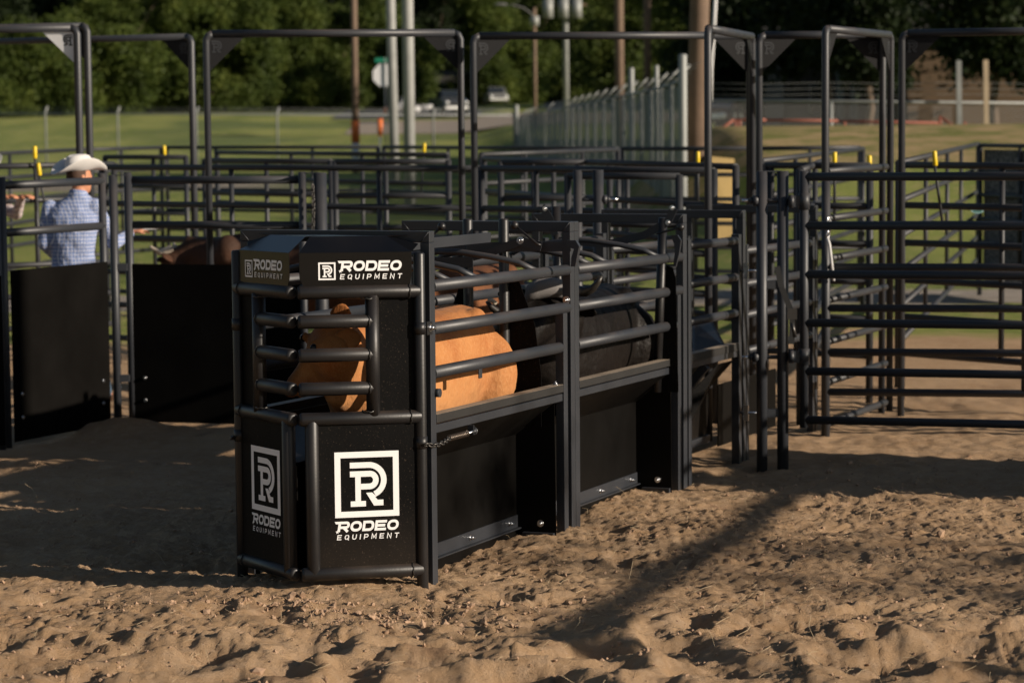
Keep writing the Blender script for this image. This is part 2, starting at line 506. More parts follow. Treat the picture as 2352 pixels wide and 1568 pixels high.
def ground_mat():
    m, nt, b = new_mat("ground_sand_and_grass")
    N = nt.nodes.new; L = nt.links.new
    tc = N("ShaderNodeTexCoord"); sep = N("ShaderNodeSeparateXYZ"); L(tc.outputs["Object"], sep.inputs[0])
    def noise(s, d=5, r=.6, src=None):
        n = N("ShaderNodeTexNoise"); n.inputs["Scale"].default_value = s; n.inputs["Detail"].default_value = d; n.inputs["Roughness"].default_value = r
        L(src or tc.outputs["Object"], n.inputs["Vector"]); return n.outputs[0]
    def ramp(f, a, bb, ca, cb):
        mr = N("ShaderNodeMapRange"); mr.inputs[1].default_value = a; mr.inputs[2].default_value = bb; L(f, mr.inputs[0])
        mx = N("ShaderNodeMix"); mx.data_type = 'RGBA'; L(mr.outputs[0], mx.inputs[0])
        for i, c in ((6, ca), (7, cb)):
            if isinstance(c, tuple): mx.inputs[i].default_value = (*c, 1)
            else: L(c, mx.inputs[i])
        return mx.outputs[2]
    def math_(op, a, b_=None):
        n = N("ShaderNodeMath"); n.operation = op
        for i, v in enumerate((a, b_)):
            if v is None: continue
            if isinstance(v, (int, float)): n.inputs[i].default_value = v
            else: L(v, n.inputs[i])
        return n.outputs[0]
    # sand
    sand = ramp(noise(1.3), .35, .65, (.425, .27, .15), (.54, .36, .21))
    sand = ramp(noise(14, 6, .7), .45, .75, sand, (.56, .395, .26))
    fleck = noise(95, 3, .8)
    sand = ramp(fleck, .60, .74, sand, (.20, .14, .095))
    sand = ramp(noise(70, 2), .70, .78, sand, (.62, .50, .38))
    damp = noise(2.2, 6, .65)
    sand = ramp(damp, .60, .74, sand, (.27, .165, .10))
    # gravel
    grav = ramp(noise(3), .35, .65, (.27, .235, .20), (.40, .35, .30))
    # grass
    mp = N("ShaderNodeMapping"); mp.inputs["Scale"].default_value = (1, .35, 1); L(tc.outputs["Object"], mp.inputs[0])
    gr = ramp(noise(.35, 5, .6, mp.outputs[0]), .35, .65, (.14, .19, .038), (.28, .30, .08))
    gr = ramp(noise(3.0, 4, .7), .5, .72, gr, (.37, .30, .14))
    gr = ramp(noise(.08, 3), .5, .62, gr, (.13, .165, .05))
    y = sep.outputs[1]; x = sep.outputs[0]
    wob = math_('MULTIPLY', math_('SUBTRACT', noise(.45, 4), .5), 3.0)
    yw = math_('ADD', y, wob)
    def band(v, a, bb, lo, hi): return ramp(v, a, bb, lo, hi)
    patch = ramp(noise(.8, 4), .33, .45, sand, gr)
    c = band(yw, 25.6, 26.4, sand, patch)
    c = band(yw, 30.2, 30.7, c, grav)
    c = band(yw, 32.9, 33.5, c, gr)
    # pale dirt track along the fence, far road
    rr = band(yw, 80, 84, c, (.24, .21, .17)); rr = band(yw, 92, 96, rr, gr)
    left = N("ShaderNodeMapRange"); left.inputs[1].default_value = -6; left.inputs[2].default_value = -9; L(x, left.inputs[0])
    mx = N("ShaderNodeMix"); mx.data_type = 'RGBA'; L(left.outputs[0], mx.inputs[0]); L(c, mx.inputs[6]); L(rr, mx.inputs[7]); c = mx.outputs[2]
    # dry tan grass on the right-hand bank
    bank = math_('MULTIPLY', math_('GREATER_THAN', x, 2.2), math_('MULTIPLY', math_('GREATER_THAN', y, 46.0), math_('LESS_THAN', y, 58.5)))
    dry = ramp(noise(1.1, 6, .65), .40, .60, (.17, .18, .05), (.40, .29, .15))
    mx = N("ShaderNodeMix"); mx.data_type = 'RGBA'; L(bank, mx.inputs[0]); L(c, mx.inputs[6]); L(dry, mx.inputs[7]); c = mx.outputs[2]
    L(c, b.inputs["Base Color"]); b.inputs["Roughness"].default_value = .95; b.inputs["Specular IOR Level"].default_value = .15
    bp = N("ShaderNodeBump"); bp.inputs["Strength"].default_value = 1.0; bp.inputs["Distance"].default_value = .016
    hh = math_('ADD', math_('MULTIPLY', noise(34, 6, .8), 1.3), math_('MULTIPLY', noise(220, 3, .8), .6))
    L(hh, bp.inputs["Height"]); L(bp.outputs[0], b.inputs["Normal"])
    return m
M['ground'] = ground_mat()
ground = tag(grid_mesh("ground", GX, GY, GZ, M['ground']), kind="structure")
del GX, GY, GZ

M['asphalt'] = paint("asphalt", (.065, .068, .075), .8, bump=.1)
def strip(name, pts, mat, kind="structure", dz=.02):
    mb = MB(); n = len(pts)
    vs = []
    for (xa, xb, y) in pts:
        for k in range(13):
            x = xa + (xb - xa) * k / 12; vs.append((x, y, gz(x, y) + dz))
    fs = [(i * 13 + k, i * 13 + k + 1, (i + 1) * 13 + k + 1, (i + 1) * 13 + k) for i in range(n - 1) for k in range(12)]
    mb._add(vs, fs, True)
    return tag(mb.build(name, mat), kind=kind)
strip("road", [(-12, 80, 176 + 2 * i) for i in range(16)], M['asphalt'], dz=.05)
M['dirt_track'] = paint("pale_dirt_track", (.30, .245, .19), .95, bump=.2)
strip("path", [(-10, 30, y) for y in (158, 161, 164, 167, 170, 173)], M['dirt_track'], dz=.04)

# ------------------------------------------------------------------ clods and straw
def soil_clods():
    M['clod'] = paint("soil_clod", (.36, .235, .15), .95, bump=.6, scale=90, mott=.3)
    r = np.random.default_rng(21); V = []; F = []
    ico = bmesh.new(); bmesh.ops.create_icosphere(ico, subdivisions=1, radius=1)
    iv = np.array([v.co[:] for v in ico.verts]); ifc = np.array([[v.index for v in f.verts] for f in ico.faces]); ico.free()
    n = 15700; k = 0
    while k < n:
        x = r.uniform(-3.5, 4.3); y = 8.2 + 8.5 * r.random() ** 1.4
        if r.random() > .35 + .65 * (perlin(np.array([x * 1.3]), np.array([y * 1.3]), 33)[0] + .4): k += 1; continue
        s = .0025 + .008 * r.random() ** 3 + (.018 * r.random() if r.random() < .015 else 0)
        if k >= n - 1300:
            x = -.62 + .55 * r.standard_normal(); y = 11.12 + .16 * r.standard_normal() - .3 * (x + .4) * (x < -.9); s *= r.uniform(.8, 1.7)
            if y > 11.45: y = 11.3
        vv = iv * (1 + .35 * r.standard_normal((len(iv), 1))) * s * r.uniform(.7, 1.3, (1, 3))
        a = r.uniform(0, 6.28); c, d = math.cos(a), math.sin(a)
        vv = vv @ np.array([[c, -d, 0], [d, c, 0], [0, 0, 1]])
        F.append(ifc + len(V) * len(iv)); V.append(vv + [x, y, surf(x, y) + s * .05]); k += 1
    me = bpy.data.meshes.new("soil_clods"); me.from_pydata(np.concatenate(V).tolist(), [], np.concatenate(F).tolist())
    me.materials.append(M['clod']); o = bpy.data.objects.new("soil_clods", me); COL.objects.link(o)
    tag(o, "loose crumbs and clods of dry soil on the sand", "soil", kind="stuff")
    M['straw'] = paint("dry_straw", (.55, .42, .26), .8)
    mb = MB()
    for k in range(1300):
        x = r.uniform(-3.5, 4.2); y = 8.2 + 7.5 * r.random() ** 1.3
        a = r.uniform(0, 3.14); l = r.uniform(.02, .09); z = surf(x, y) + .004; up = l * r.uniform(0, .35) if r.random() > .15 else l
        c, s = math.cos(a), math.sin(a); w = r.uniform(.0006, .0013); bend = r.uniform(-.3, .3)
        pts = [(x, y, z), (x + c * l * .5 - s * l * bend, y + s * l * .5 + c * l * bend, z + up * .6 + .003), (x + c * l, y + s * l, z + up)]
        mb.tube(pts, w, n=4, caps=False)
    tag(mb.build("straw_bits", M['straw']), "thin bits of dry straw scattered over the sand", "straw", kind="stuff")
soil_clods()

# ------------------------------------------------------------------ the roping chute
CO = Vector((-.368, 11.75, .02))
def L3(s, v, w):                            # s along the alley, v across it, w up
    return Vector((CO.x + .36 * s - .933 * v, CO.y + .933 * s + .36 * v, CO.z - .018 * s + w))
def onS(x, y, s):                           # picture point -> (v, w) on the cross plane at s
    a = PX(x, y, 10.0); d = a - Vector((0, 0, CAM_H)); o = Vector((0, 0, CAM_H))
    n = Vector((.36, .933, 0)); t = (L3(s, 0, 0) - o).dot(n) / d.dot(n)
    p = o + d * t; q = p - L3(s, 0, 0)
    v = -q.x * .933 + q.y * .36
    return v, q.z
W = .95
def LB(): return MB(L3)

def hexbolt(mb, p, axis_, r=.011, h=.012):
    """hex head pointing along axis_ (chute space) with washer"""
    a = L3(*p); b = L3(p[0] + axis_[0], p[1] + axis_[1], p[2] + axis_[2]); d = (b - a).normalized()
    keep = mb.mapf; mb.mapf = None
    mb.tube([a, a + d * .003], r * 1.5, n=12)
    mb.tube([a + d * .003, a + d * (.003 + h)], r, n=6)
    mb.tube([a + d * (.003 + h), a + d * (.003 + h * 1.8)], r * .5, n=8)
    mb.mapf = keep

def tall_frame(parent, s0, s1, h=1.62):
    bs = LB(); bs.box((s0, 0, -.06), (s1, .046, h - .052)); bs.build("post", M['frame'], parent, bevel=.003)
    bs = LB(); bs.box((s0, W - .046, -.06), (s1, W, h - .052)); bs.build("post", M['frame'], parent, bevel=.003)
    # mitred crossbar
    b = LB(); b.prism([(s0, 0, h - .0515), (s0, 0, h), (s0, W, h), (s0, W, h - .0515)], (s1 - s0, 0, 0))
    b.build("crossbar", M['frame'], parent, bevel=.003)
    wl = LB()
    wl.tube([(s0 - .001, .004, h - .004), (s0 - .001, .045, h - .05)], .0025, n=6)
    wl.tube([(s0 - .001, W - .004, h - .004), (s0 - .001, W - .045, h - .05)], .0025, n=6)
    wl.build("weld_seam", M['frame'], parent)

RW = [1.37, 1.175, .975]
def side_panel(parent, s0, s1, v_out, inward, lower=True, see=False):
    """rails, shelf, folded lower sheet of one side; inward = +1 for the right side, -1 for the left"""
    k = inward
    def V(d): return v_out + k * d
    for i, w in enumerate(RW):
        b = LB(); b.tube([(s0, V(.024), w), (s1 if i < 2 else s1 - .12, V(.024), w)], .0285, n=14)
        b.build("rail", M['tube'], parent)
    b = LB()
    def bx(d0, d1, a0, a1, w0, w1, bb=b):
        bb.box((a0, min(V(d0), V(d1)), w0), (a1, max(V(d0), V(d1)), w1))
    bx(.0, .062, s0 + .005, s1 - .12, .746, .786)
    b.build("shelf", M['dusty'], parent, bevel=.002)
    b = LB(); bx(.006, .05, s0 + .005, s1 - .12, .70, .7375, b); b.build("lower_rail", M['frame'], parent, bevel=.002)
    # short end post
    b = LB(); bx(.0, .045, s1 - .115, s1 - .055, -.06, 1.152, b); b.build("short_post", M['frame'], parent, bevel=.002)
    if lower:
        e = s1 - .235
        b = LB(); t = .004
        b.prism([(s0 + .02, V(.012), .70), (s0 + .02, V(.222), .53), (s0 + .02, V(.222), -.09), (s0 + .02, V(.226), -.09), (s0 + .02, V(.226), .533), (s0 + .02, V(.016), .703)], (e - s0 - .02, 0, 0))
        b.build("lower_sheet", M['poly'] if k > 0 else M['hood'], parent, clean=True)
        b = LB(); bx(.228, .232, e - .05, s1 + .06, -.09, .74, b); bx(.228, .232, s0 - .06, s0 + .03, -.09, .52, b); b.build("light_block_sheet", M['poly'], parent)  # hidden sheet added to block light streaks through the chute
        b = LB()
        b.prism([(e, V(.01), .70), (e, V(.222), .53), (e, V(.222), -.09), (e, V(.004), -.09)], (.004, 0, 0))
        b.build("bulkhead_sheet", M['poly'], parent, clean=True)
        b = LB(); bx(.192, .222, s0 + .02, e - .002, .045, .052, b); bx(.214, .2215, s0 + .02, e - .002, .052, .115, b)
        b.build("bottom_angle", M['frame'], parent, bevel=.001)
        b = LB(); bx(.01, .18, e - .03, e - .003, -.03, .03, b); b.build("foot_bar", M['frame'], parent, bevel=.002)
        def one(*a):
            bl = LB(); hexbolt(bl, *a); bl.build("bolt", M['zinc'], parent)
        if k > 0:
            for q in (.35, .93, 1.47):
                one((s0 + q / 1.55 * (e - s0 - .05), V(.214), .085), (0, -k, 0), .010, .014)
            one((e, V(.09), .075), (-1, 0, 0), .012, .012)
        one((s1 - .16, V(.03), .787), (0, 0, 1), .010, .008)

def neck_bars(parent, ss):
    for s in ss:
        b = LB()
        b.tube([(s + .05, .02, 1.385), (s + .03, .10, 1.425), (s + .0, .24, 1.455), (s - .02, .40, 1.478), (s - .02, .52, 1.478), (s, .70, 1.455), (s + .03, .85, 1.425), (s + .05, .93, 1.385)], .0155, n=10)
        b.build("curved_head_bar", M['tube'], parent)

ch = thing("roping_chute", "front chute section with the big white emblem doors, tan steer inside", "roping chute", L3(0, .475, 0))
tall_frame(ch, 0.0, .06)
tall_frame(ch, 1.872, 1.934)
side_panel(ch, .06, 1.875, 0, 1)
side_panel(ch, .06, 1.875, W, -1)
neck_bars(ch, (.22, .55, 1.36))

M['weld'] = paint('weld_bead', (.05, .048, .045), .3, metal=.5, bump=.4, scale=300)
# --- headgate doors
HU = (-.075, .02); HL = (-.075, .93); AP = (-.425, .475)
def door(hinge, tip, right):
    nm = "headgate_door"
    hx, hv = hinge; tx, tv = tip
    dv = Vector((tx - hx, tv - hv)); Ln = dv.length; dv /= Ln
    nn = Vector((-dv.y, dv.x)) if not right else Vector((dv.y, -dv.x))
    if nn.x > 0: nn = -nn
    gap = .027
    def D(t, w, off=0.0):                  # t from tip (0) to hinge (Ln)
        q = Vector((tx, tv)) - dv * (t + gap) + nn * off
        return (q.x, q.y, w)
    Lh = Ln - gap
    # door object: lower sheet is the body
    b = LB()
    a0, a1, b0, b1 = .03, Lh - .02, .115, .775
    b.prism([D(a0, b0, .002), D(a1, b0, .002), D(a1, b1, .002), D(a0, b1, .002)], (nn.x * .004, nn.y * .004, 0))
    d = b.build(nm, M['sheet'], ch, clean=True)
    R = .0305
    def tube(p0, p1, name, r=R, mat='gloss', dome=True):
        t = LB(); t.tube([p0, p1], r, n=16, dome=dome); return t.build(name, M[mat], d)
    tube(D(Lh, -.0, 0), D(Lh, 1.52, 0), "hinge_post", .026)
    tube(D(.045, .09), D(.045, .78), "door_stile", R)
    cap = []
    for w, l in ((1.355, Lh), (1.225, Lh * .60), (1.075, Lh * .60), (.925, Lh * .60), (.79, Lh), (.095, Lh)):
        tube(D(0, w), D(l - .005, w), "door_rail")
    tube(D(Lh * .60, .80), D(Lh * .60, 1.34), "door_stile", .031, dome=False)
    # side sheet between inner stile and hinge
    b = LB(); b.prism([D(Lh * .60, .80, -.012), D(Lh - .01, .80, -.012), D(Lh - .01, 1.35, -.012), D(Lh * .60, 1.35, -.012)], (nn.x * .004, nn.y * .004, 0))
    b.build("side_sheet", M['sheet'], d, clean=True)
    for (a_, w_) in [(Lh - .03, 1.355), (Lh - .03, .79), (Lh - .03, .095)] + [(Lh * .60, x_) for x_ in (1.325, 1.225, 1.075, .925, .82)]:
        b = LB(); c_ = L3(*D(a_ - .02, w_, .0)); ax_ = (L3(*D(1, 0)) - L3(*D(0, 0))).normalized() if w_ not in (1.325, .82) else Vector((0, 0, 1))
        u_ = ax_.orthogonal().normalized(); v_ = ax_.cross(u_); b.mapf = None
        b.tube([c_ + u_ * (R + .001) * math.cos(t_) + v_ * (R + .001) * math.sin(t_) + ax_ * .0025 * math.sin(7 * t_) for t_ in np.linspace(0, 2 * math.pi, 26, endpoint=False)], .0032, n=5, closed=True, caps=False)
        b.build("weld_bead", M['weld'], d)
    # hood
    h0, h1, h2 = 1.375, 1.532, 1.60
    A = [D(.02, h0 - .002, .006), D(Lh - .045, h0 - .002, .006), D(Lh - .035, h0 + .06, .006), D(Lh - .035, h1, .006), D(-.0, h1, .006), D(-.0, h0 + .045, .006)]
    b = LB()
    b.prism(A, (-nn.x * .003, -nn.y * .003, 0))
    # sloped facet
    S0 = [D(0, h1, .006), D(Lh - .035, h1, .006), D(Lh - .12, h2, -.115), D(.075, h2, -.115)]
    b.prism(S0, (0, 0, -.003))
    # flat top back to the frame
    T0 = [D(.075, h2, -.1155), D(Lh - .12, h2, -.1155), (-.01, (.10 if right else .85), h2 + .004), (-.01, .475, h2 + .004)]
    b.prism(T0, (0, 0, -.003))
    # slanted end facet by the hinge
    E0 = [D(Lh - .035, h1, .006), D(Lh - .02, h1, -.05), (-.02, (.045 if right else .905), h2 - .035), D(Lh - .12, h2, -.115)]
    b.prism(E0, (0, 0, -.003))
    hd = b.build("hood", M['hood'], d, bevel=.0015, clean=True)
    # decals: 2-D coordinates u (0 tip .. Lh hinge for the right door; reversed on the left), w
    if right:
        f = lambda u, w: L3(*D(u, w, .0062))
        fh = lambda u, w: L3(*D(u, w, .0062))
        eu, hu = .145, .085
    else:
        f = lambda u, w: L3(*D(Lh - u, w, .0062))
        fh = f
        eu, hu = .13, .10
    off = (L3(nn.x, nn.y, 0) - L3(0, 0, 0)).normalized()
    S = .295
    q = square_frame(eu, .345, S, .027) + monogram(eu + .07, .393, .20)
    decal(q, f, "emblem", M['white'], d, off)
    q = rodeo(eu + .003, .245, eu + S, .083)
    decal(q, f, "lettering", M['white'], d, off)
    s2 = .078
    q = square_frame(hu, 1.41, s2, .007) + monogram(hu + .0185, 1.4225, .053)
    q += rodeo(hu + s2 + .016, 1.412, hu + s2 + .016 + .29, .082)
    decal(q, fh, "hood_lettering", M['white'], d, off)
    # hinge clamp
    for w_ in (1.16, .645):
        b = LB(); b.tube([D(Lh, w_, 0), D(Lh, w_ + .055, 0)], .029, n=16); b.build("hinge_collar", M['gloss'], d)
    return d
dr = door(HU, AP, True)
dl = door(HL, AP, False)
# clamp plate with bolt, right
b = LB(); b.box((-.06, -.012, 1.155), (-.001, .012, 1.215)); b.build("hinge_clamp", M['gloss'], ch, bevel=.002)
b = LB(); hexbolt(b, (-.03, -.012, 1.187), (0, -1, 0), .012, .014); b.build("clamp_bolt", M['zinc'], ch)
b = LB(); b.box((-.06, W - .012, 1.155), (-.001, W + .012, 1.215)); b.build("hinge_clamp", M['gloss'], ch, bevel=.002)

def chain_links(name, pts, parent, r=.0042, link=.034, mat='chain'):
    """links along a polyline of world points"""
    pts = [Vector(p) for p in pts]; mb = MB()
    tot = sum((pts[i + 1] - pts[i]).length for i in range(len(pts) - 1)); n = max(2, int(tot / (link * .72)))
    def at(t):
        for i in range(len(pts) - 1):
            l = (pts[i + 1] - pts[i]).length
            if t <= l or i == len(pts) - 2: return pts[i].lerp(pts[i + 1], min(1, t / l)), (pts[i + 1] - pts[i]).normalized()
            t -= l
    for k in range(n):
        c, d = at(tot * (k + .5) / n); a = d.orthogonal().normalized()
        if k % 2: a = d.cross(a)
        loop = []
        for j in range(10):
            an = 2 * math.pi * j / 10
            loop.append(c + d * (link * .5 * math.cos(an)) + a * (link * .28 * math.sin(an)))
        mb.tube(loop, r, n=5, caps=False, closed=True)
    return mb.build(name, M[mat], parent)
chain_links("door_chain", [L3(-.10, -.008, .665), L3(-.03, -.035, .655), L3(.06, -.035, .66), L3(.16, -.02, .668)], ch)
chain_links("door_chain", [L3(-.13, .945, .665), L3(-.05, .975, .655), L3(.02, .975, .66)], ch)
b = LB(); b.tube([(.16 + i * .0032, -.018 + .014 * math.cos(i * 1.05), .668 + .014 * math.sin(i * 1.05)) for i in range(74)], .0016, n=5); b.build("tension_spring", M['spring'], ch)
b = LB(); b.tube([(.40, -.018, .668), (.50, -.018, .672)], .006, n=8); hexbolt(b, (.47, -.018, .671), (1, 0, 0), .012, .012); b.build("spring_bolt", M['zinc'], ch)
b = LB(); b.box((.45, -.024, .655), (.458, .006, .70)); b.build("spring_lug", M['frame'], ch)
b = LB(); b.tube([(.06, .0, .885), (.06, -.02, .885)], .02, n=12); b.build("pulley", M['frame'], ch)
b = LB(); b.box((.62, .012, .905), (.66, .02, .952)); b.build("rail_lug", M['frame'], ch, bevel=.004)

# --- squeeze tail gate and release linkage of a section, sP = plane along the alley
def flat_on(mb, pts, s, h, th=.006):
    """flat bar of height h through picture points on plane s"""
    q = [onS(x, y, s) for x, y in pts]
    quads = stroke(q, h)
    for k in quads: mb.prism([(s, p[0], p[1]) for p in k], (th, 0, 0))

def knob_lever(parent, ball, foot, s):
    b = LB(); v0, w0 = onS(*ball, s); v1, w1 = onS(*foot, s)
    b.tube([(s, v1, w1), (s - .005, v1 + (v0 - v1) * .12, w1 + (w0 - w1) * .05), (s - .01, v0, w0)], .0065, n=8)
    b.ball((s - .01, v0, w0), .0215, 14, 10)
    b.build("ball_lever", M['gloss'], parent)

b = LB()
for x, y in ((1074, 506), (1156.5, 506)):
    v, w = onS(x, y, 1.6)
    b2 = LB(); b2.tube([(1.6, v, .1), (1.6, v, w)], .0262, n=16, dome=True); b2.build("tail_gate_tube", M['gloss'], ch)
v1, w1 = onS(1070, 600, 1.6)
for (a, c) in (([(1060, 640), (1022, 760), (1010, 980), (1080, 980), (1085, 640)], 1), ([(1160, 640), (1190, 640), (1228, 745), (1243, 860), (1243, 980), (1158, 980)], 1)):
    p = [onS(x, y, 1.61) for x, y in a]
    b2 = LB(); b2.prism([(1.61, q[0], q[1]) for q in p], (.005, 0, 0)); b2.build("tail_gate_plate", M['sheet'], ch, clean=True)
b2 = LB(); flat_on(b2, [(940, 569), (1310, 566)], 1.575, .05); b2.build("guide_bar", M['frame'], ch, clean=True)
b2 = LB()
q = [onS(x, y, 1.57) for x, y in [(1300, 552), (1322, 552), (1330, 566), (1325, 590), (1321, 612), (1311, 612), (1312, 592), (1318, 572), (1300, 566)]]
b2.prism([(1.57, a[0], a[1]) for a in q], (.03, 0, 0)); b2.build("guide_hook", M['frame'], ch, clean=True)
b2 = LB(); flat_on(b2, [(920, 602), (1086, 602)], 1.57, .05); b2.build("guide_bar", M['frame'], ch, clean=True)
b2 = LB(); flat_on(b2, [(1085, 590), (1130, 578), (1195, 554)], 1.555, .042); b2.build("link_arm", M['frame'], ch, clean=True)
b2 = LB(); flat_on(b2, [(1190, 553), (1243, 566)], 1.545, .046); b2.build("link_arm", M['frame'], ch, clean=True)
b2 = LB(); v, w = onS(1195, 552, 1.54); hexbolt(b2, (1.54, v, w), (-1, 0, 0), .013, .014); b2.build("link_bolt", M['zinc'], ch)
knob_lever(ch, (1183, 517), (1242, 563), 1.53)
knob_lever(ch, (1016, 520), (985, 548), 1.35)
b2 = LB(); b2.bar((.66, .30, 1.542), (1.50, .30, 1.548), .012, .05); b2.build("long_guide_bar", M['frame'], ch)
b2 = LB(); b2.bar((.06, .30, 1.536), (.66, .30, 1.542), .012, .05); b2.build("long_guide_bar", M['frame'], ch)
b2 = LB(); hexbolt(b2, (1.868, .022, 1.215), (-1, 0, 0), .013, .014); b2.build("frame_bolt", M['zinc'], ch)

# --- second section (black steer)
c2 = thing("chute_section", "middle chute section holding the black horned steer", "chute section", L3(2.9, .475, 0), group="chute sections behind the front one")
tall_frame(c2, 1.940, 2.002)
tall_frame(c2, 3.83, 3.90)
side_panel(c2, 2.002, 3.835, 0, 1)
side_panel(c2, 2.002, 3.835, W, -1)
neck_bars(c2, (2.18, 2.45, 3.35))
for x, y, x2 in ((1277, 474, 1290), (1523, 500, 1508)):
    v, w = onS(x, y, 3.55); v2, w2 = onS(x2, 900, 3.55)
    b2 = LB(); b2.tube([(3.55, v2, w2), (3.55, v, w)], .0265, n=16); b2.build("tail_gate_tube", M['gloss'], c2)
b2 = LB(); q = [onS(x, y, 3.56) for x, y in [(1530, 610), (1545, 614), (1552, 640), (1558, 900), (1508, 900)]]
b2.prism([(3.56, a[0], a[1]) for a in q], (.005, 0, 0)); b2.build("tail_gate_plate", M['sheet'], c2, clean=True)
b2 = LB(); flat_on(b2, [(1248, 480), (1262, 500), (1275, 540)], 3.52, .042); flat_on(b2, [(1244, 477), (1252, 483)], 3.53, .05); b2.build("link_arm", M['frame'], c2, clean=True)
b2 = LB(); flat_on(b2, [(1285, 553), (1400, 560), (1480, 540), (1530, 512)], 3.53, .045); b2.build("link_arm", M['frame'], c2, clean=True)
b2 = LB(); flat_on(b2, [(1531, 515), (1548, 478)], 3.51, .045); b2.build("link_arm", M['frame'], c2, clean=True)
for x, y in ((1252, 479), (1544, 477), (1534, 511)):
    b2 = LB(); v, w = onS(x, y, 3.505); hexbolt(b2, (3.505, v, w), (-1, 0, 0), .010, .012); b2.build("link_bolt", M['zinc'], c2)
knob_lever(c2, (1565, 522), (1508, 536), 3.5)
b2 = LB(); q = [onS(x, y, 3.54) for x, y in [(1540, 540), (1556, 540), (1564, 552), (1560, 580), (1552, 612), (1546, 612), (1550, 580), (1548, 560)]]
b2.prism([(3.54, a[0], a[1]) for a in q], (.02, 0, 0)); b2.build("guide_hook", M['frame'], c2, clean=True)

# --- short open section
c3 = thing("chute_section", "short open chute section just before the double post", "chute section", L3(4.5, .475, 0), group="chute sections behind the front one")
for v0, k in ((0, 1), (W, -1)):
    def V(d): return v0 + k * d
    for s in (3.93, 5.0):
        b2 = LB(); b2.box((s, min(V(0), V(.05)), -.08), (s + .06, max(V(0), V(.05)), 1.47)); b2.build("post", M['frame'], c3, bevel=.002)
    for w in (1.43, 1.2, .975):
        b2 = LB(); b2.tube([(3.99, V(.024), w - .0), (5.0, V(.024), w)], .0265, n=14); b2.build("rail", M['tube'], c3)
    b2 = LB(); b2.box((3.99, min(V(0), V(.062)), .738), (5.0, max(V(0), V(.062)), .786)); b2.build("shelf", M['dusty'], c3, bevel=.002)
    b2 = LB(); b2.box((3.99, min(V(.006), V(.05)), .70), (5.0, max(V(.006), V(.05)), .7375)); b2.build("lower_rail", M['frame'], c3, bevel=.002)
# far side folded sheet, near side open frame
b2 = LB(); b2.prism([(4.0, W - .012, .70), (4.0, W - .24, .50), (4.0, W - .24, .18), (4.0, W - .244, .18), (4.0, W - .244, .505), (4.0, W - .016, .704)], (1.0, 0, 0)); b2.build("lower_sheet", M['hood'], c3, clean=True)
b2 = MB(); b2.prism([PX(1590, 733, 17.0), PX(1634, 733, 17.15), PX(1670, 800, 16.6), PX(1590, 832, 16.3)], (0, .003, -.004)); b2.build("sloped_sheet", M['hood'], c3, clean=True)
b2 = LB(); b2.bar((4.02, .20, .18), (4.95, .20, .18), .05, .05); b2.bar((4.35, .02, .69), (4.35, .20, .48), .05, .05); b2.bar((4.35, .20, .48), (4.35, .20, -.05), .05, .05)
b2.build("sheet_support", M['frame'], c3)
b2 = LB(); b2.prism([(4.42, .20, .20), (4.95, .20, .20), (4.95, .18, .50), (4.95, .02, .68), (4.6, .02, .68), (4.42, .2, .45)], (0, .004, 0)); b2.build("side_window_sheet", M['sheet'], c3, clean=True)

# --- fourth section with tall frames
c4 = thing("chute_section", "farthest chute section with two tall frames beyond the double post", "chute section", L3(6.1, .475, 0), group="chute sections behind the front one")
tall_frame(c4, 5.10, 5.16)
tall_frame(c4, 6.93, 6.99)
for v0, k in ((0, 1), (W, -1)):
    def V(d): return v0 + k * d
    for s in (5.18, 6.85):
        b2 = LB(); b2.box((s, min(V(0), V(.045)), -.08), (s + .05, max(V(0), V(.045)), 1.40)); b2.build("short_post", M['frame'], c4, bevel=.002)
    for w in (1.36, 1.15, .95, .72):
        b2 = LB(); b2.tube([(5.2, V(.024), w), (6.87, V(.024), w)], .026, n=12); b2.build("rail", M['tube'], c4)
    b2 = LB(); b2.box((5.2, min(V(.2), V(.204)), .1), (6.6, max(V(.2), V(.204)), .50)); b2.build("lower_sheet", M['poly'], c4)
b2 = LB()
for w in (1.24, .34): b2 = LB(); b2.tube([(5.06, -.03, w + .035), (5.06, -.03, w - .035)], .012, n=10); b2.tube([(5.05, .03, w), (5.06, -.10, w)], .008, n=8); b2.box((5.03, -.05, w - .05), (5.045, -.02, w + .05)); b2.build("hinge", M['zinc'], c4)

# ------------------------------------------------------------------ pens: posts, panels, arches
def atz(x, y, z):
    p = PX(x, y, 1.0); k = p.z - CAM_H
    Y = (z - CAM_H) / k
    return PX(x, y, Y)

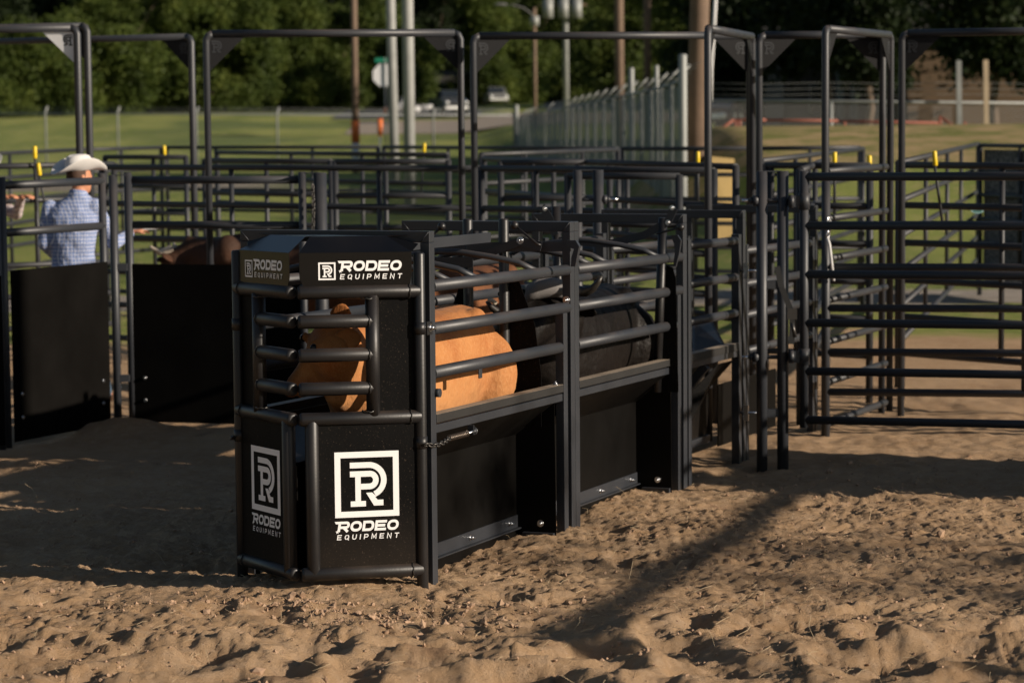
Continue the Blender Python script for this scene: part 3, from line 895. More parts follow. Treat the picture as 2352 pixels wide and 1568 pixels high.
STD = [1.75, 1.44, 1.15, .86, .575, .29]
def panel(label, A, B, rails=STD, stays=(.5,), r=.0265, name="pen_fence", cat="pen fence", group="black pipe panels of the pens",
          ends=(1, 1), base=None, levers=(), zt=1.75, mat='tube_far', endz=None):
    """A, B: (x, y) of the top rail ends in the picture, or world (X, Y) with 'w' flag"""
    def P(q):
        if len(q) == 3: return Vector((q[0], q[1], 0))
        p = atz(q[0], q[1], zt); return Vector((p.x, p.y, 0))
    a, b = P(A), P(B)
    ga, gb = gz(a.x, a.y), gz(b.x, b.y)
    gm = (ga + gb) / 2
    t = thing(name, label, cat, (a.x, a.y, gm), group)
    dz = gm if abs(gm) > .15 else 0
    for z in rails:
        m = MB(); m.tube([(a.x, a.y, z + dz), (b.x, b.y, z + dz)], r, n=12); m.build("rail", M[mat], t)
    top = max(rails) + dz; low = min(rails) + dz
    bz = (base if base is not None else -.12)
    for e, q, g in ((ends[0], a, ga), (ends[1], b, gb)):
        if e:
            m = MB(); m.tube([(q.x, q.y, g - .1 if base is None else bz), (q.x, q.y, (endz or top) + .012)], r * 1.08, n=12); m.build("post", M[mat], t)
    for f in stays:
        q = a.lerp(b, f); m = MB(); m.tube([(q.x, q.y, low), (q.x, q.y, top)], r * .85, n=10); m.build("stay", M[mat], t)
    for px, py, lean in levers:
        f = 0; q = PX(px, py, a.y + (b.y - a.y) * .5 - .06)
        m = MB(); m.tube([(q.x + lean, q.y, q.z - .55), (q.x + lean * .3, q.y, q.z - .2), (q.x, q.y, q.z - .05)], .011, n=8)
        lv = m.build("latch_lever", M['tube_far'], t)
        m = MB(); m.tube([(q.x + lean * .12, q.y, q.z - .07), (q.x, q.y, q.z + .03)], .0185, n=10, dome=True); m.build("grip", M['yellow'], lv)
    return t

def double_post(label, p1, p2, r1, r2, top, bolts=()):
    t = thing("double_post", label, "gate post", (p1[0], p1[1], 0), "double steel gate posts")
    for p, r in ((p1, r1), (p2, r2)):
        m = MB(); m.tube([(p[0], p[1], gz(p[0], p[1]) - .15), (p[0], p[1], top)], r, n=18); m.build("post", M['tube'], t)
    a, b = Vector((p1[0], p1[1], 0)), Vector((p2[0], p2[1], 0))
    for z in (top - .0, 1.1, .3):
        m = MB(); m.box((min(a.x, b.x) + .01, a.y - .02, z - .025 if z < top else top - .004), (max(a.x, b.x) - .01, a.y + .02, z + .025 if z < top else top + .003)); m.build("tie_plate", M['tube'], t)
    for (z, side, ln) in bolts:
        x0 = (max(a.x, b.x) + r2) if side > 0 else (min(a.x, b.x) - r1)
        m = MB(); m.tube([(x0 - side * .01, a.y, z), (x0 + side * .022, a.y, z)], .032, n=16); m.tube([(x0 + side * .022, a.y, z), (x0 + side * .042, a.y, z)], .022, n=6)
        bb = m.build("hinge_nut", M['tube'], t)
        m = MB(); m.tube([(x0 + side * .042, a.y, z), (x0 + side * ln, a.y, z)], .010, n=10); m.build("hinge_bolt", M['zinc'], bb)
        m = MB(); m.tube([(min(a.x, b.x), a.y, z), (max(a.x, b.x), a.y, z)], .013, n=10); m.build("hinge_bar", M['tube'], bb)
    return t

def arch(label, A, B, top=2.73, r=.026, gus=(1, 1), lit=False, rr=.028, emb=True):
    """A, B world (X, Y) of the feet"""
    t = thing("overhead_arch", label, "overhead frame", (A[0], A[1], 0), "tall overhead pipe frames of the gates")
    a = Vector((A[0], A[1], 0)); b = Vector((B[0], B[1], 0)); d = (b - a).normalized()
    for q, s in ((a, 1), (b, -1)):
        m = MB(); m.tube([(q.x, q.y, gz(q.x, q.y) - .12), (q.x, q.y, top - .05), tuple(q + d * s * .015 + Vector((0, 0, top - .015))), tuple(q + d * s * .05 + Vector((0, 0, top)))], r, n=14)
        m.build("upright", M['tube'], t)
    m = MB(); m.tube([tuple(a + d * .045 + Vector((0, 0, top))), tuple(b - d * .045 + Vector((0, 0, top)))], rr, n=14); m.build("crossbar", M['tube'], t)
    nrm = Vector((d.y, -d.x, 0))
    if nrm.y > 0: nrm = -nrm
    for g, q, s in ((gus[0], a, 1), (gus[1], b, -1)):
        if not g: continue
        m = MB(); k = .26
        p = [q + d * s * r * .7 + Vector((0, 0, top - rr * .7)), q + d * s * (k + r) + Vector((0, 0, top - rr * .7)), q + d * s * r * .7 + Vector((0, 0, top - rr * .7 - k))]
        m.prism([tuple(v - nrm * .002) for v in p], tuple(nrm * .005))
        gg = m.build("gusset_plate", M['grey_metal'] if lit else M['gusset'], t, clean=True)  # pale version puts sunlight into the plate colour
        if emb:
            cs = [(q + d * s * (.075) + Vector((0, 0, top - .095)))]
            quads = monogram(-.037, -.045, .09)
            mb = MB()
            for j, qd in enumerate(quads):
                pts = [cs[0] + d * s * p_[0] + Vector((0, 0, p_[1])) + nrm * (.0045 + .00004 * j) for p_ in qd]
                mb._add([tuple(v) for v in pts], [tuple(range(len(pts)))])
            mb.build("embossed_mark", M['tube_far'] if not lit else M['gloss'], gg)
    return t

# foreground right gate and its post
def wx(x, Y): return PX(x, 600, Y).x
rp1, rp2 = (wx(1750, 16.15), 16.15), (wx(1798, 16.15), 16.15)
double_post("pair of black round posts at the end of the chute, strap and chain beside them", rp1, rp2, .034, .036, 1.80, bolts=((1.62, -1, .09), (.65, -1, .09)))
g1a = Vector((wx(1847, 16.1), 16.1, 0)); g1b = Vector((g1a.x + 3.2, 16.1 - .85, 0))
t = thing("pen_gate", "big six rail black gate filling the right foreground", "gate", g1a, "pipe gates of the pens")
for z in (1.765, 1.465, 1.165, .865, .565, .262):
    m = MB(); m.tube([(g1a.x, g1a.y, z), (g1b.x, g1b.y, z)], .0262, n=16); m.build("rail", M['tube'], t)
for q in (g1a, g1b):
    m = MB(); m.tube([(q.x, q.y, .215), (q.x, q.y, 1.80)], .0275, n=16); m.build("end_upright", M['tube'], t)
q = g1a.lerp(g1b, .62); 
for z in (1.615, .655):
    m = MB(); m.tube([(g1a.x - .0, g1a.y, z - .05), (g1a.x, g1a.y, z + .05)], .034, n=14); m.box((rp2[0] + .03, g1a.y - .015, z - .035), (g1a.x - .02, g1a.y + .015, z + .035))
    m.tube([(rp2[0] + .033, g1a.y, z), (rp2[0] + .06, g1a.y, z)], .04, n=14)
    m.build("hinge", M['tube'], t)
# webbing strap between post and gate
sp = [PX(1785, 612, 16.05), PX(1795, 660, 16.02), PX(1818, 716, 16.0), PX(1820, 745, 16.0), PX(1818, 790, 16.0)]
m = MB()
for i in range(4): m.bar(sp[i], sp[i + 1], .035, .004, up=(0, 1, 0))
st = m.build("webbing_strap", M['strap']); tag(st, "black webbing strap hanging slack between the double post and the gate", "strap")
m = MB(); c = PX(1819, 722, 15.97); m.box((c.x - .03, c.y - .012, c.z - .03), (c.x + .03, c.y, c.z + .035)); m.tube([c + Vector((0, 0, -.05)), c + Vector((.02, 0, -.14))], .012, n=8)
m.build("ratchet_buckle", M['chain'], st)

# panel behind the gate (P2) with its upright
p2a = (wx(1897, 17.95), 17.95, 0); p2b = (p2a[0] + 3.4, 17.35, 0)
panel("six rail panel directly behind the big foreground gate, upright near the right edge", p2a, p2b, rails=(1.72, 1.39, 1.10, .818, .515, .238), stays=(.39,), r=.027, mat='tube')
arch("tall arch seen end-on whose near upright rises left of the yellow levers", (wx(1896, 17.98) , 18.0), (wx(2044, 19.6), 19.6), gus=(1, 1))
t = panel("narrow seven rail panel running back under the right end-on arch", (wx(1899, 18.05), 18.05, 0), (wx(2034, 19.4), 19.4, 0), rails=(1.756, 1.43, 1.15, .863, .575, .293, .0), stays=(), r=.025, ends=(0, 0))
chain_links("hanging_chain", [PX(1903, 500, 17.9), PX(1904, 530, 17.9), PX(1900, 546, 17.9)], t, .007, .05, mat='zinc')
m = MB(); m.tube([PX(1900, 546, 17.9), PX(1905, 560, 17.9), PX(1915, 645, 17.9)], .010, n=6); m.build("chain_cover", M['whiteplastic'], t)
arch("tall arch seen end-on just left of the alley posts, in front of the wooden pole", (wx(1627, 17.75), 17.75), (wx(1728, 19.7), 19.7), rr=.03)
arch("wide arch in the picture centre, left of the narrow middle gap", (wx(483, 19.3), 19.3), (wx(1063, 19.6), 19.6), top=2.775)
arch("wide arch right of the picture centre, reaching to the wooden pole", (wx(1092, 19.4), 19.4), (wx(1722, 19.9), 19.9), top=2.745)
arch("narrow arch between the two end-on arches", (wx(1744, 19.35), 19.35), (wx(2026, 19.5), 19.5))
arch("arch at the right edge running out of the picture", (wx(2070, 19.2), 19.2), (wx(2560, 18.8), 18.8))
arch("arch left of centre with its left side out of the picture", (wx(-140, 23.2), 23.2), (wx(449, 22.0), 22.0), gus=(0, 1), top=2.84, r=.03)
arch("arch at the left edge with the gusset plate coloured pale as if sunlit", (wx(-260, 20.6), 21.2), (wx(189, 21.0), 21.0), top=2.885, r=.031, lit=True, gus=(0, 1), rr=.032)
arch("arch post standing just right of the man in the white hat", (wx(-200, 21.6), 21.9), (wx(212, 21.5), 21.5), top=2.92, r=.031, gus=(0, 1), emb=False)

# left gates with solid sheets
def sheet_gate(label, a, b, top_z, sheet, bot=-.02, rails=(1.72, 1.40)):
    t = thing("sheeted_gate", label, "gate", (a[0], a[1], 0), "gates with black lower sheets")
    for z in rails:
        m = MB(); m.tube([(a[0], a[1], z), (b[0], b[1], z)], .0275, n=14, dome=False); m.build("rail", M['tube'], t)
    for q in (a, b):
        m = MB(); m.tube([(q[0], q[1], -.1), (q[0], q[1], 1.775)], .0275, n=14); m.build("end_upright", M['tube'], t)
    d = (Vector((b[0], b[1], 0)) - Vector((a[0], a[1], 0))).normalized(); n = Vector((d.y, -d.x, 0))
    if n.y > 0: n = -n
    m = MB(); aa = Vector((a[0], a[1], 0)) + n * .03 + d * .03; bb = Vector((b[0], b[1], 0)) + n * .03 - d * .005
    m.prism([tuple(aa + Vector((0, 0, bot))), tuple(bb + Vector((0, 0, bot))), tuple(bb + Vector((0, 0, sheet))), tuple(aa + Vector((0, 0, sheet)))], tuple(n * .006))
    sh = m.build("lower_sheet", M['matte'], t, clean=True)
    L = (bb - aa).length
    for f in (.09 / L, 1 - .09 / L):
        for z in (.14, .3):
            c = aa.lerp(bb, f) + Vector((0, 0, z)) + n * .006
            m = MB(); m.tube([c, c + n * .008], .014, n=10); m.tube([c + n * .008, c + n * .016], .008, n=6); m.build("sheet_bolt", M['zinc'], sh)
    return t
sheet_gate("sheeted gate in front of the man in the white hat", (wx(8, 17.6), 17.6), (wx(238, 18.65), 18.65), 1.72, 1.145)
sheet_gate("sheeted gate between the left double post and the chute doors", (wx(297, 18.8), 18.8), (wx(697, 18.45), 18.45), 1.72, 1.12)
t = sheet_gate("sheeted gate at the far left edge of the picture", (wx(-330, 16.4), 16.4), (wx(-6, 17.5), 17.5), 1.72, 1.12)
double_post("pair of slim posts right of the man in the white hat", (wx(263, 18.72), 18.72), (wx(298, 18.78), 18.78), .029, .03, 1.76)
double_post("slim and thick post pair behind the chute door, chain between them", (wx(697, 18.4), 18.4), (wx(738, 18.4), 18.4), .027, .046, 1.77)
double_post("pair of thick posts with a threaded bolt, behind the middle of the chute", (wx(1328, 18.2), 18.2), (wx(1375, 18.2), 18.2), .031, .038, 1.775, bolts=((1.57, 1, .10),))
c = thing("hanging_chain", "steel chain hanging between the slim and the thick post", "chain", PX(720, 450, 18.3)); chain_links("links", [PX(718, 425, 18.33), PX(720, 480, 18.33), PX(718, 535, 18.33)], c, .005, .04)

# middle row panels
panel("long panel across the middle, behind the slim and thick post pair", (234, 384), (1104, 387), stays=(.363, .75), r=.025, levers=((80, 347, .02),)[:0])
panel("long panel continuing the middle row towards the right end-on arch", (1106, 387), (1640, 392), stays=(.25,), r=.025)
panel("light topped panel ending between the thick posts and the arch", (1304, 404), (1560, 405), zt=1.71, stays=(), r=.026, name="pen_gate", cat="gate", group="pipe gates of the pens", rails=(1.71, 1.36, 1.05, .75, .45))
panel("panel with a yellow lever left of the pole pair", (499, 350), (1028, 356), stays=(.35, .66), levers=((975, 336, -.05),))
panel("panel above the plaid shirted man's reach with a yellow lever", (241, 361), (427, 361), stays=(.6,), levers=((377, 342, .04),))
panel("sunlit panel in front of the leaning person at the left edge", (-120, 384), (262, 377), stays=(.52,), levers=((80, 345, 0), (88, 384, .09)))
panel("far panel crossing behind the leaning person", (-100, 357), (180, 344), stays=(.4,))
panel("back row panel left of the first wide arch", (182, 344), (370, 339), stays=(.5,))
panel("back row panel between the first two arches", (383, 339), (868, 338), stays=(.24, .7))
panel("back row panel below the two pale poles", (882, 338), (1418, 342), stays=(.3, .62))
panel("back row panel in front of the wooden pole", (1428, 342), (1740, 341), stays=(.55,))
panel("back row panel under the narrow arch", (1746, 341), (1975, 339), stays=(.5,))
panel("slanting light panel right of the picture centre", (1105, 355), (1420, 344), stays=(.3, .72))
panel("dark slanting panel crossing below the slatted fence", (1112, 365), (1690, 383), stays=(.32, .62), levers=((1603, 358, .0),))
panel("slanting panel left of the two near yellow levers", (1748, 370), (1982, 342), stays=(.28, .55), r=.026)
panel("slanting panel running up to the dark meshed panel", (2064, 374), (2247, 331), stays=(.25, .5, .7), r=.026)
panel("panel under the narrow arch with two yellow levers", (1758, 380), (1998, 381), stays=(.06, .3), levers=((1917, 360, .0), (1997, 368, .0)))
t = panel("right hand panel with an oval badge and a tall yellow lever", (2072, 379), (2480, 383), stays=(.58,), levers=((2146, 358, .07),))
oc = PX(2245, 482, t.location.y - .03)
m = MB(); 
ov = [(oc.x + .052 * math.cos(a), oc.y, oc.z + .029 * math.sin(a)) for a in np.linspace(0, 2 * math.pi, 24, endpoint=False)]
m.prism(ov, (0, -.006, 0)); bd = m.build("maker_badge", M['badge'], t, clean=True)
decal(word("POWDER", -.036, .002, .036, .014, .003, .05, .8) + word("RIVER", -.03, -.018, .03, .014, .003, .05, .8), lambda u, v: (oc.x + u, oc.y - .006, oc.z + v), "badge_lettering", M['badge_txt'], bd, (0, -1, 0))
t = panel("far right panel lined with dark grey mesh", (2252, 334), (2440, 337), stays=(.5,))
# mesh windscreen on it
def mesh_mat():
    m_, nt, b = new_mat("dark_windscreen_mesh"); N = nt.nodes.new; L = nt.links.new
    tc = N("ShaderNodeTexCoord"); v = N("ShaderNodeTexNoise"); v.inputs["Scale"].default_value = 30; v.inputs["Detail"].default_value = 5; L(tc.outputs["Object"], v.inputs[0])
    r_ = N("ShaderNodeValToRGB"); r_.color_ramp.elements[0].color = (.05, .052, .055, 1); r_.color_ramp.elements[1].color = (.26, .25, .24, 1); r_.color_ramp.elements[0].position = .4; r_.color_ramp.elements[1].position = .7
    L(v.outputs[0], r_.inputs[0]); L(r_.outputs[0], b.inputs["Base Color"]); b.inputs["Roughness"].default_value = .9
    return m_
M['mesh'] = mesh_mat()
a = atz(2262, 334, 1.75); b_ = atz(2440, 337, 1.75)
m = MB(); m.prism([(a.x, a.y + .04, .1), (b_.x, b_.y + .04, .1), (b_.x, b_.y + .04, 1.70), (a.x, a.y + .04, 1.70)], (0, .01, 0)); m.build("windscreen_mesh", M['mesh'], t, clean=True)

panel("middle distance panel behind the thick post, below the pale poles", (770, 372), (1030, 371), stays=(.45,))
panel("middle distance panel seen through the thick post pair", (1150, 374), (1400, 372), stays=(.3, .7))
panel("short receding panel right of the alley posts", (1838, 392), (1900, 366), stays=(.5,))
panel("middle distance panel between the first two arches behind the dark brown steer", (470, 369), (760, 371), stays=(.5,))
# plywood board
m = MB(); a = PX(1636, 360, 41.0); b_ = PX(1690, 365, 41.0)
m.prism([(a.x, a.y, gz(a.x, 41)), (b_.x, a.y + .05, gz(b_.x, 41)), (b_.x, a.y + .25, b_.z), (a.x, a.y + .2, a.z)], (0, .018, 0))
tag(m.build("plywood_board", M['plywood'], clean=True), "tall yellow board standing behind the pens by the wooden pole", "board")

# ------------------------------------------------------------------ animals
def loft(mb, rings, n=20, cap=True, pw=2.3):
    """rings: (centre, side, up, hw, hh)"""
    vs = []
    for c, sd, up, hw, hh in rings:
        c = Vector(c); sd = Vector(sd); up = Vector(up)
        for k in range(n):
            a = 2 * math.pi * k / n; ca, sa = math.cos(a), math.sin(a)
            x = math.copysign(abs(ca) ** (2 / pw), ca) * hw; y = math.copysign(abs(sa) ** (2 / pw), sa) * hh
            vs.append(c + sd * x + up * y)
    fs = []
    for i in range(len(rings) - 1):
        for k in range(n):
            q = (k + 1) % n
            fs.append((i * n + k, i * n + q, (i + 1) * n + q, (i + 1) * n + k))
    fs.append(tuple(range(n))[::-1]); fs.append(tuple((len(rings) - 1) * n + k for k in range(n)))
    mb._add(vs, fs, True, raw=True)

def cap(mb, p0, p1, r0, r1, n=14):
    p0 = Vector(p0); p1 = Vector(p1); d = (p1 - p0); L = d.length; d.normalize(); rs = []; ps = []
    for a in (80, 55, 25): ps.append(p0 - d * r0 * math.sin(math.radians(a))); rs.append(r0 * math.cos(math.radians(a)))
    for a in (0, .33, .66, 1): ps.append(p0 + d * L * a); rs.append(r0 + (r1 - r0) * a)
    for a in (25, 55, 80): ps.append(p1 + d * r1 * math.sin(math.radians(a))); rs.append(r1 * math.cos(math.radians(a)))
    mb.tube(ps, rs, n=n, caps=True)

def fuse(o, vox, it=6, fac=.5):
    r = o.modifiers.new("fuse", 'REMESH'); r.mode = 'VOXEL'; r.voxel_size = vox; r.use_smooth_shade = True
    s = o.modifiers.new("smooth", 'SMOOTH'); s.iterations = it; s.factor = fac
    return o

def hide_mat(name, col, dark, pale, sheen=.0, rough=.75, spec=.25):
    m, nt, b = new_mat(name); N = nt.nodes.new; L = nt.links.new
    tc = N("ShaderNodeTexCoord"); mp = N("ShaderNodeMapping"); mp.inputs["Scale"].default_value = (1, 1, .35); L(tc.outputs["Object"], mp.inputs[0])
    n1 = N("ShaderNodeTexNoise"); n1.inputs["Scale"].default_value = 4; n1.inputs["Detail"].default_value = 5; L(tc.outputs["Object"], n1.inputs[0])
    n2 = N("ShaderNodeTexNoise"); n2.inputs["Scale"].default_value = 130; n2.inputs["Detail"].default_value = 4; L(mp.outputs[0], n2.inputs[0])
    a = N("ShaderNodeMix"); a.data_type = 'RGBA'; a.inputs[6].default_value = (*dark, 1); a.inputs[7].default_value = (*col, 1)
    mr = N("ShaderNodeMapRange"); mr.inputs[1].default_value = .3; mr.inputs[2].default_value = .55; L(n1.outputs[0], mr.inputs[0]); L(mr.outputs[0], a.inputs[0])
    c = N("ShaderNodeMix"); c.data_type = 'RGBA'; L(a.outputs[2], c.inputs[6]); c.inputs[7].default_value = (*pale, 1)
    mr2 = N("ShaderNodeMapRange"); mr2.inputs[1].default_value = .45; mr2.inputs[2].default_value = .8; mr2.inputs[4].default_value = .6; L(n2.outputs[0], mr2.inputs[0]); L(mr2.outputs[0], c.inputs[0])
    sz = N("ShaderNodeSeparateXYZ"); L(tc.outputs["Object"], sz.inputs[0])
    g1 = N("ShaderNodeMapRange"); g1.inputs[1].default_value = .95; g1.inputs[2].default_value = .55; g1.inputs[4].default_value = .55; L(sz.outputs[2], g1.inputs[0])
    g2 = N("ShaderNodeMapRange"); g2.inputs[1].default_value = 1.08; g2.inputs[2].default_value = 1.22; g2.inputs[4].default_value = .7; L(sz.outputs[2], g2.inputs[0])
    e1 = N("ShaderNodeMix"); e1.data_type = 'RGBA'; L(g1.outputs[0], e1.inputs[0]); L(c.outputs[2], e1.inputs[6]); e1.inputs[7].default_value = (*pale, 1)
    e2 = N("ShaderNodeMix"); e2.data_type = 'RGBA'; L(g2.outputs[0], e2.inputs[0]); L(e1.outputs[2], e2.inputs[6]); e2.inputs[7].default_value = (*dark, 1)
    c = e2
    L(c.outputs[2], b.inputs["Base Color"]); b.inputs["Roughness"].default_value = rough; b.inputs["Specular IOR Level"].default_value = spec
    b.inputs["Sheen Weight"].default_value = sheen
    bp = N("ShaderNodeBump"); bp.inputs["Strength"].default_value = .5; bp.inputs["Distance"].default_value = .004; L(n2.outputs[0], bp.inputs["Height"])
    n3 = N("ShaderNodeTexNoise"); n3.inputs["Scale"].default_value = 6; n3.inputs["Detail"].default_value = 3; L(tc.outputs["Object"], n3.inputs[0])
    b2 = N("ShaderNodeBump"); b2.inputs["Strength"].default_value = .6; b2.inputs["Distance"].default_value = .05; L(n3.outputs[0], b2.inputs["Height"]); L(b2.outputs[0], bp.inputs["Normal"]); L(bp.outputs[0], b.inputs["Normal"])
    return m
M['tan'] = hide_mat("tan_hide", (.44, .185, .058), (.34, .115, .03), (.54, .28, .12), sheen=.05)
M['black_hide'] = hide_mat("black_hide", (.007, .0055, .005), (.004, .0035, .003), (.020, .015, .012), rough=.5, spec=.15)
M['brown_hide'] = hide_mat("brown_hide", (.20, .075, .028), (.10, .04, .018), (.26, .12, .05))
M['dkbrown_hide'] = hide_mat("dark_brown_hide", (.075, .032, .016), (.03, .016, .01), (.10, .05, .03))
M['ear_in'] = paint("inner_ear_skin", (.30, .13, .06), .8)
M['eye'] = paint("dark_eye", (.01, .007, .005), .08, bump=0)
M['horn_d'] = paint("dark_horn", (.03, .026, .022), .35, bump=.3)
M['horn_p'] = paint("pale_horn", (.45, .38, .30), .4, bump=.2)
M['wrap'] = paint("grey_horn_wrap", (.16, .15, .145), .9, bump=1.0, scale=200)
M['fleece'] = paint("cream_fleece", (.55, .47, .36), .95, bump=1.0, scale=150)
M['hoof'] = paint("dark_hoof", (.03, .025, .02), .6)

def steer(name, label, cat, org, mp, mats, P, T, side, k=1.0, group=None, horns=None, earsdef=None, wrap=False, eyeside=1, rings=None):
    """mp(f, l, u) -> world; P poll, T muzzle world points, side = ear-to-ear world vector"""
    root = thing(name, label, cat, org, group)
    mb = MB()
    R = rings or [(-.80, .93, .08, .09), (-.775, .93, .15, .17), (-.70, .92, .205, .235), (-.58, .90, .235, .275), (-.42, .875, .243, .295), (-.2, .85, .262, .31), (.05, .825, .272, .325), (.3, .825, .255, .33), (.5, .845, .215, .315), (.66, .885, .165, .265), (.80, .945, .125, .205), (.90, 1.0, .10, .165)]
    f0 = (mp(1, 0, 0) - mp(0, 0, 0)).normalized(); l0 = (mp(0, 1, 0) - mp(0, 0, 0)).normalized(); U = Vector((0, 0, 1))
    loft(mb, [(mp(f * k, 0, u * k), l0, U, hw * k, hh * k) for f, u, hw, hh in R], n=26)
    def m(f, l, u): return mp(f * k, l * k, u * k)
    for s in (-1, 1):
        mb.ball(m(-.50, s * .15, 1.08), .07 * k); mb.ball(m(-.76, s * .10, 1.02), .055 * k)
        mb.ball(m(.50, s * .13, 1.02), .12 * k, sc=(1, 1, 1.3)); mb.ball(m(-.60, s * .17, .82), .17 * k, sc=(1, .9, 1.35))
        cap(mb, m(-.62, s * .13, .78), m(-.52, s * .115, .52), .14 * k, .075 * k)
        cap(mb, m(-.52, s * .115, .52), m(-.68, s * .11, .40), .075 * k, .045 * k)
        cap(mb, m(-.68, s * .11, .40), m(-.645, s * .11, .09), .042 * k, .032 * k)
        cap(mb, m(.50, s * .11, .74), m(.53, s * .095, .46), .10 * k, .055 * k)
        cap(mb, m(.53, s * .095, .46), m(.52, s * .095, .36), .05 * k, .045 * k)
        cap(mb, m(.52, s * .095, .36), m(.53, s * .095, .08), .04 * k, .03 * k)
    cap(mb, m(-.28, 0, .64), m(.38, 0, .62), .13 * k, .14 * k); cap(mb, m(.72, 0, .80), m(.90, 0, .82), .10 * k, .05 * k)
    P = Vector(P); T = Vector(T); d = (T - P).normalized(); side = Vector(side); side = (side - d * side.dot(d)).normalized(); up = side.cross(d).normalized()
    if up.z < 0: up = -up
    N0 = m(.86, 0, 1.0)
    cap(mb, N0, P - up * .07 * k + d * .02, .135 * k, .105 * k)
    cap(mb, m(.80, 0, .88), P - up * .13 * k + d * .08, .12 * k, .075 * k)
    L = (T - P).length
    # head loft: poll -> muzzle
    hr = [(-.06, .075, .065, .02), (0.0, .105, .095, .03), (.12, .118, .115, .045), (.26, .110, .120, .055), (.42, .090, .105, .055), (.6, .068, .082, .04), (.78, .058, .066, .022), (.9, .062, .062, .015), (.97, .056, .052, .012), (1.0, .035, .034, .01)]
    loft(mb, [(P + d * (L * t) - up * dn * k - up * .03, side, up, hw * k, hh * k) for t, hw, hh, dn in hr], n=18)
    for s in (-1, 1): mb.ball(P + d * L * .3 + side * s * .085 * k + up * .03 * k, .026 * k)
    body = mb.build("body", M[mats['hide']], root); fuse(body, .016 * k, 6)
    for s in (-1, 1):
        e = MB(); e.ball(P + d * L * .33 + side * s * .108 * k + up * .028 * k, .019 * k); e.build("eye", M['eye'], root)
    # nose pad
    e = MB(); e.ball(T - up * .03 * k - d * .01, .042 * k, sc=(1, 1, .8)); e.build("nose_pad", M[mats.get('nose', 'ear_in')], root)
    for i, s in enumerate((-1, 1)):
        e = MB()
        if earsdef: a, b, wv = earsdef[i]
        else: a = P + side * s * .10 * k + d * .03 - up * .02; b = a + side * s * .19 * k - up * .03 + d * .01; wv = up
        a = Vector(a); b = Vector(b); wv = Vector(wv); ax = (b - a).normalized(); wv = (wv - ax * wv.dot(ax)).normalized(); nn = ax.cross(wv)
        rr = []
        for t, w, th in ((0, .022, .02), (.2, .038, .018), (.45, .050, .014), (.7, .044, .010), (.88, .028, .007), (1, .008, .004)):
            rr.append((a.lerp(b, t) , wv, nn, w * k * 1.12, th * k * .75))
        loft(e, rr, n=14); e.build("ear", M[mats['hide']], root)
    mt = MB()
    for s in (-1, 1):
        for f in (.545, -.63):
            c = m(f, s * (.095 if f > 0 else .11), .0); mt.tube([c + Vector((0, 0, .0)), c + Vector((0, 0, .07))], [.05 * k, .038 * k], n=10)
    mt.build("hooves", M['hoof'], root)
    tl = MB(); tl.tube([m(-.79, 0, 1.05), m(-.85, 0, 1.0), m(-.88, .01, .85), m(-.86, .02, .6), m(-.85, .02, .42)], [.03 * k, .022 * k, .018 * k, .015 * k, .012 * k], n=8)
    tl.tube([m(-.85, .02, .46), m(-.85, .02, .38), m(-.84, .03, .28), m(-.84, .03, .18)], [.014 * k, .032 * k, .03 * k, .004], n=8); tl.build("tail", M[mats['hide']], root)
    if horns:
        for hp in horns:
            e = MB(); n = len(hp); e.tube(hp, [.030 * k * (1 - .80 * (i / (n - 1)) ** 1.2) + .003 for i in range(n)], n=12); e.build("horn", M[mats['horn']], root)
    return root

# tan steer in the front section
def mp1(f, l, u): return L3(.82 - f, .455 - l, u * 1.085)
P1 = PX(752, 745, 11.95); T1 = PX(655, 893, 11.93)
steer("tan_steer", "tan steer standing in the front chute section, head turned left behind the doors", "steer", mp1(0, 0, 0), mp1, dict(hide='tan', nose='ear_in'), P1, T1,
      (.12, -.86, -.34), k=.97, group="cattle in the chutes and pens",
      earsdef=[(PX(768, 780, 11.83), PX(830, 778, 11.80), (0, .25, 1)), (PX(776, 748, 12.0), PX(790, 698, 12.0), (1, -.3, .1))])

# black steer in the middle section
def mp2(f, l, u): return L3(3.2 - f, .47 - l, u * 1.07)
hp = []
c0 = PX(1255, 655, 14.15)
hr = [PX(1325, 668, 14.15), PX(1345, 670, 14.12), PX(1362, 662, 14.1), PX(1374, 648, 14.08), PX(1382, 634, 14.08)]
hl = [PX(1185, 722, 13.98), PX(1165, 725, 13.97), PX(1145, 718, 13.95), PX(1128, 705, 13.94), PX(1118, 692, 13.93)]
bs = steer("black_steer", "black horned steer with a grey head wrap in the middle chute section", "steer", mp2(0, 0, 0), mp2, dict(hide='black_hide', horn='horn_d', nose='horn_d'),
      PX(1262, 672, 14.2), PX(1195, 790, 13.82), PX(1325, 668, 14.15) - PX(1185, 722, 13.98), k=.98, group="cattle in the chutes and pens", horns=[hr, hl])
# horn wrap over the poll with fleece edges
m = MB(); loft(m, [(PX(1205, 680, 14.1), (0, 1, 0), (.2, 0, 1), .07, .055), (PX(1235, 662, 14.12), (0, 1, 0), (.1, 0, 1), .085, .06), (PX(1275, 660, 14.14), (0, 1, 0), (-.1, 0, 1), .085, .055), (PX(1312, 668, 14.14), (0, 1, 0), (-.2, 0, 1), .06, .05)], n=16)
wr = m.build("horn_wrap", M['wrap'], bs)
m = MB(); m.tube([PX(1312, 655, 14.05), PX(1318, 670, 14.03), PX(1314, 690, 14.03), PX(1305, 700, 14.05)], .016, n=8); m.tube([PX(1176, 708, 13.9), PX(1186, 712, 13.9), PX(1197, 718, 13.9)], .016, n=8); m.tube([PX(1120, 688, 13.9), PX(1130, 690, 13.9), PX(1140, 698, 13.9)], .012, n=8)
m.build("fleece_edge", M['fleece'], wr)

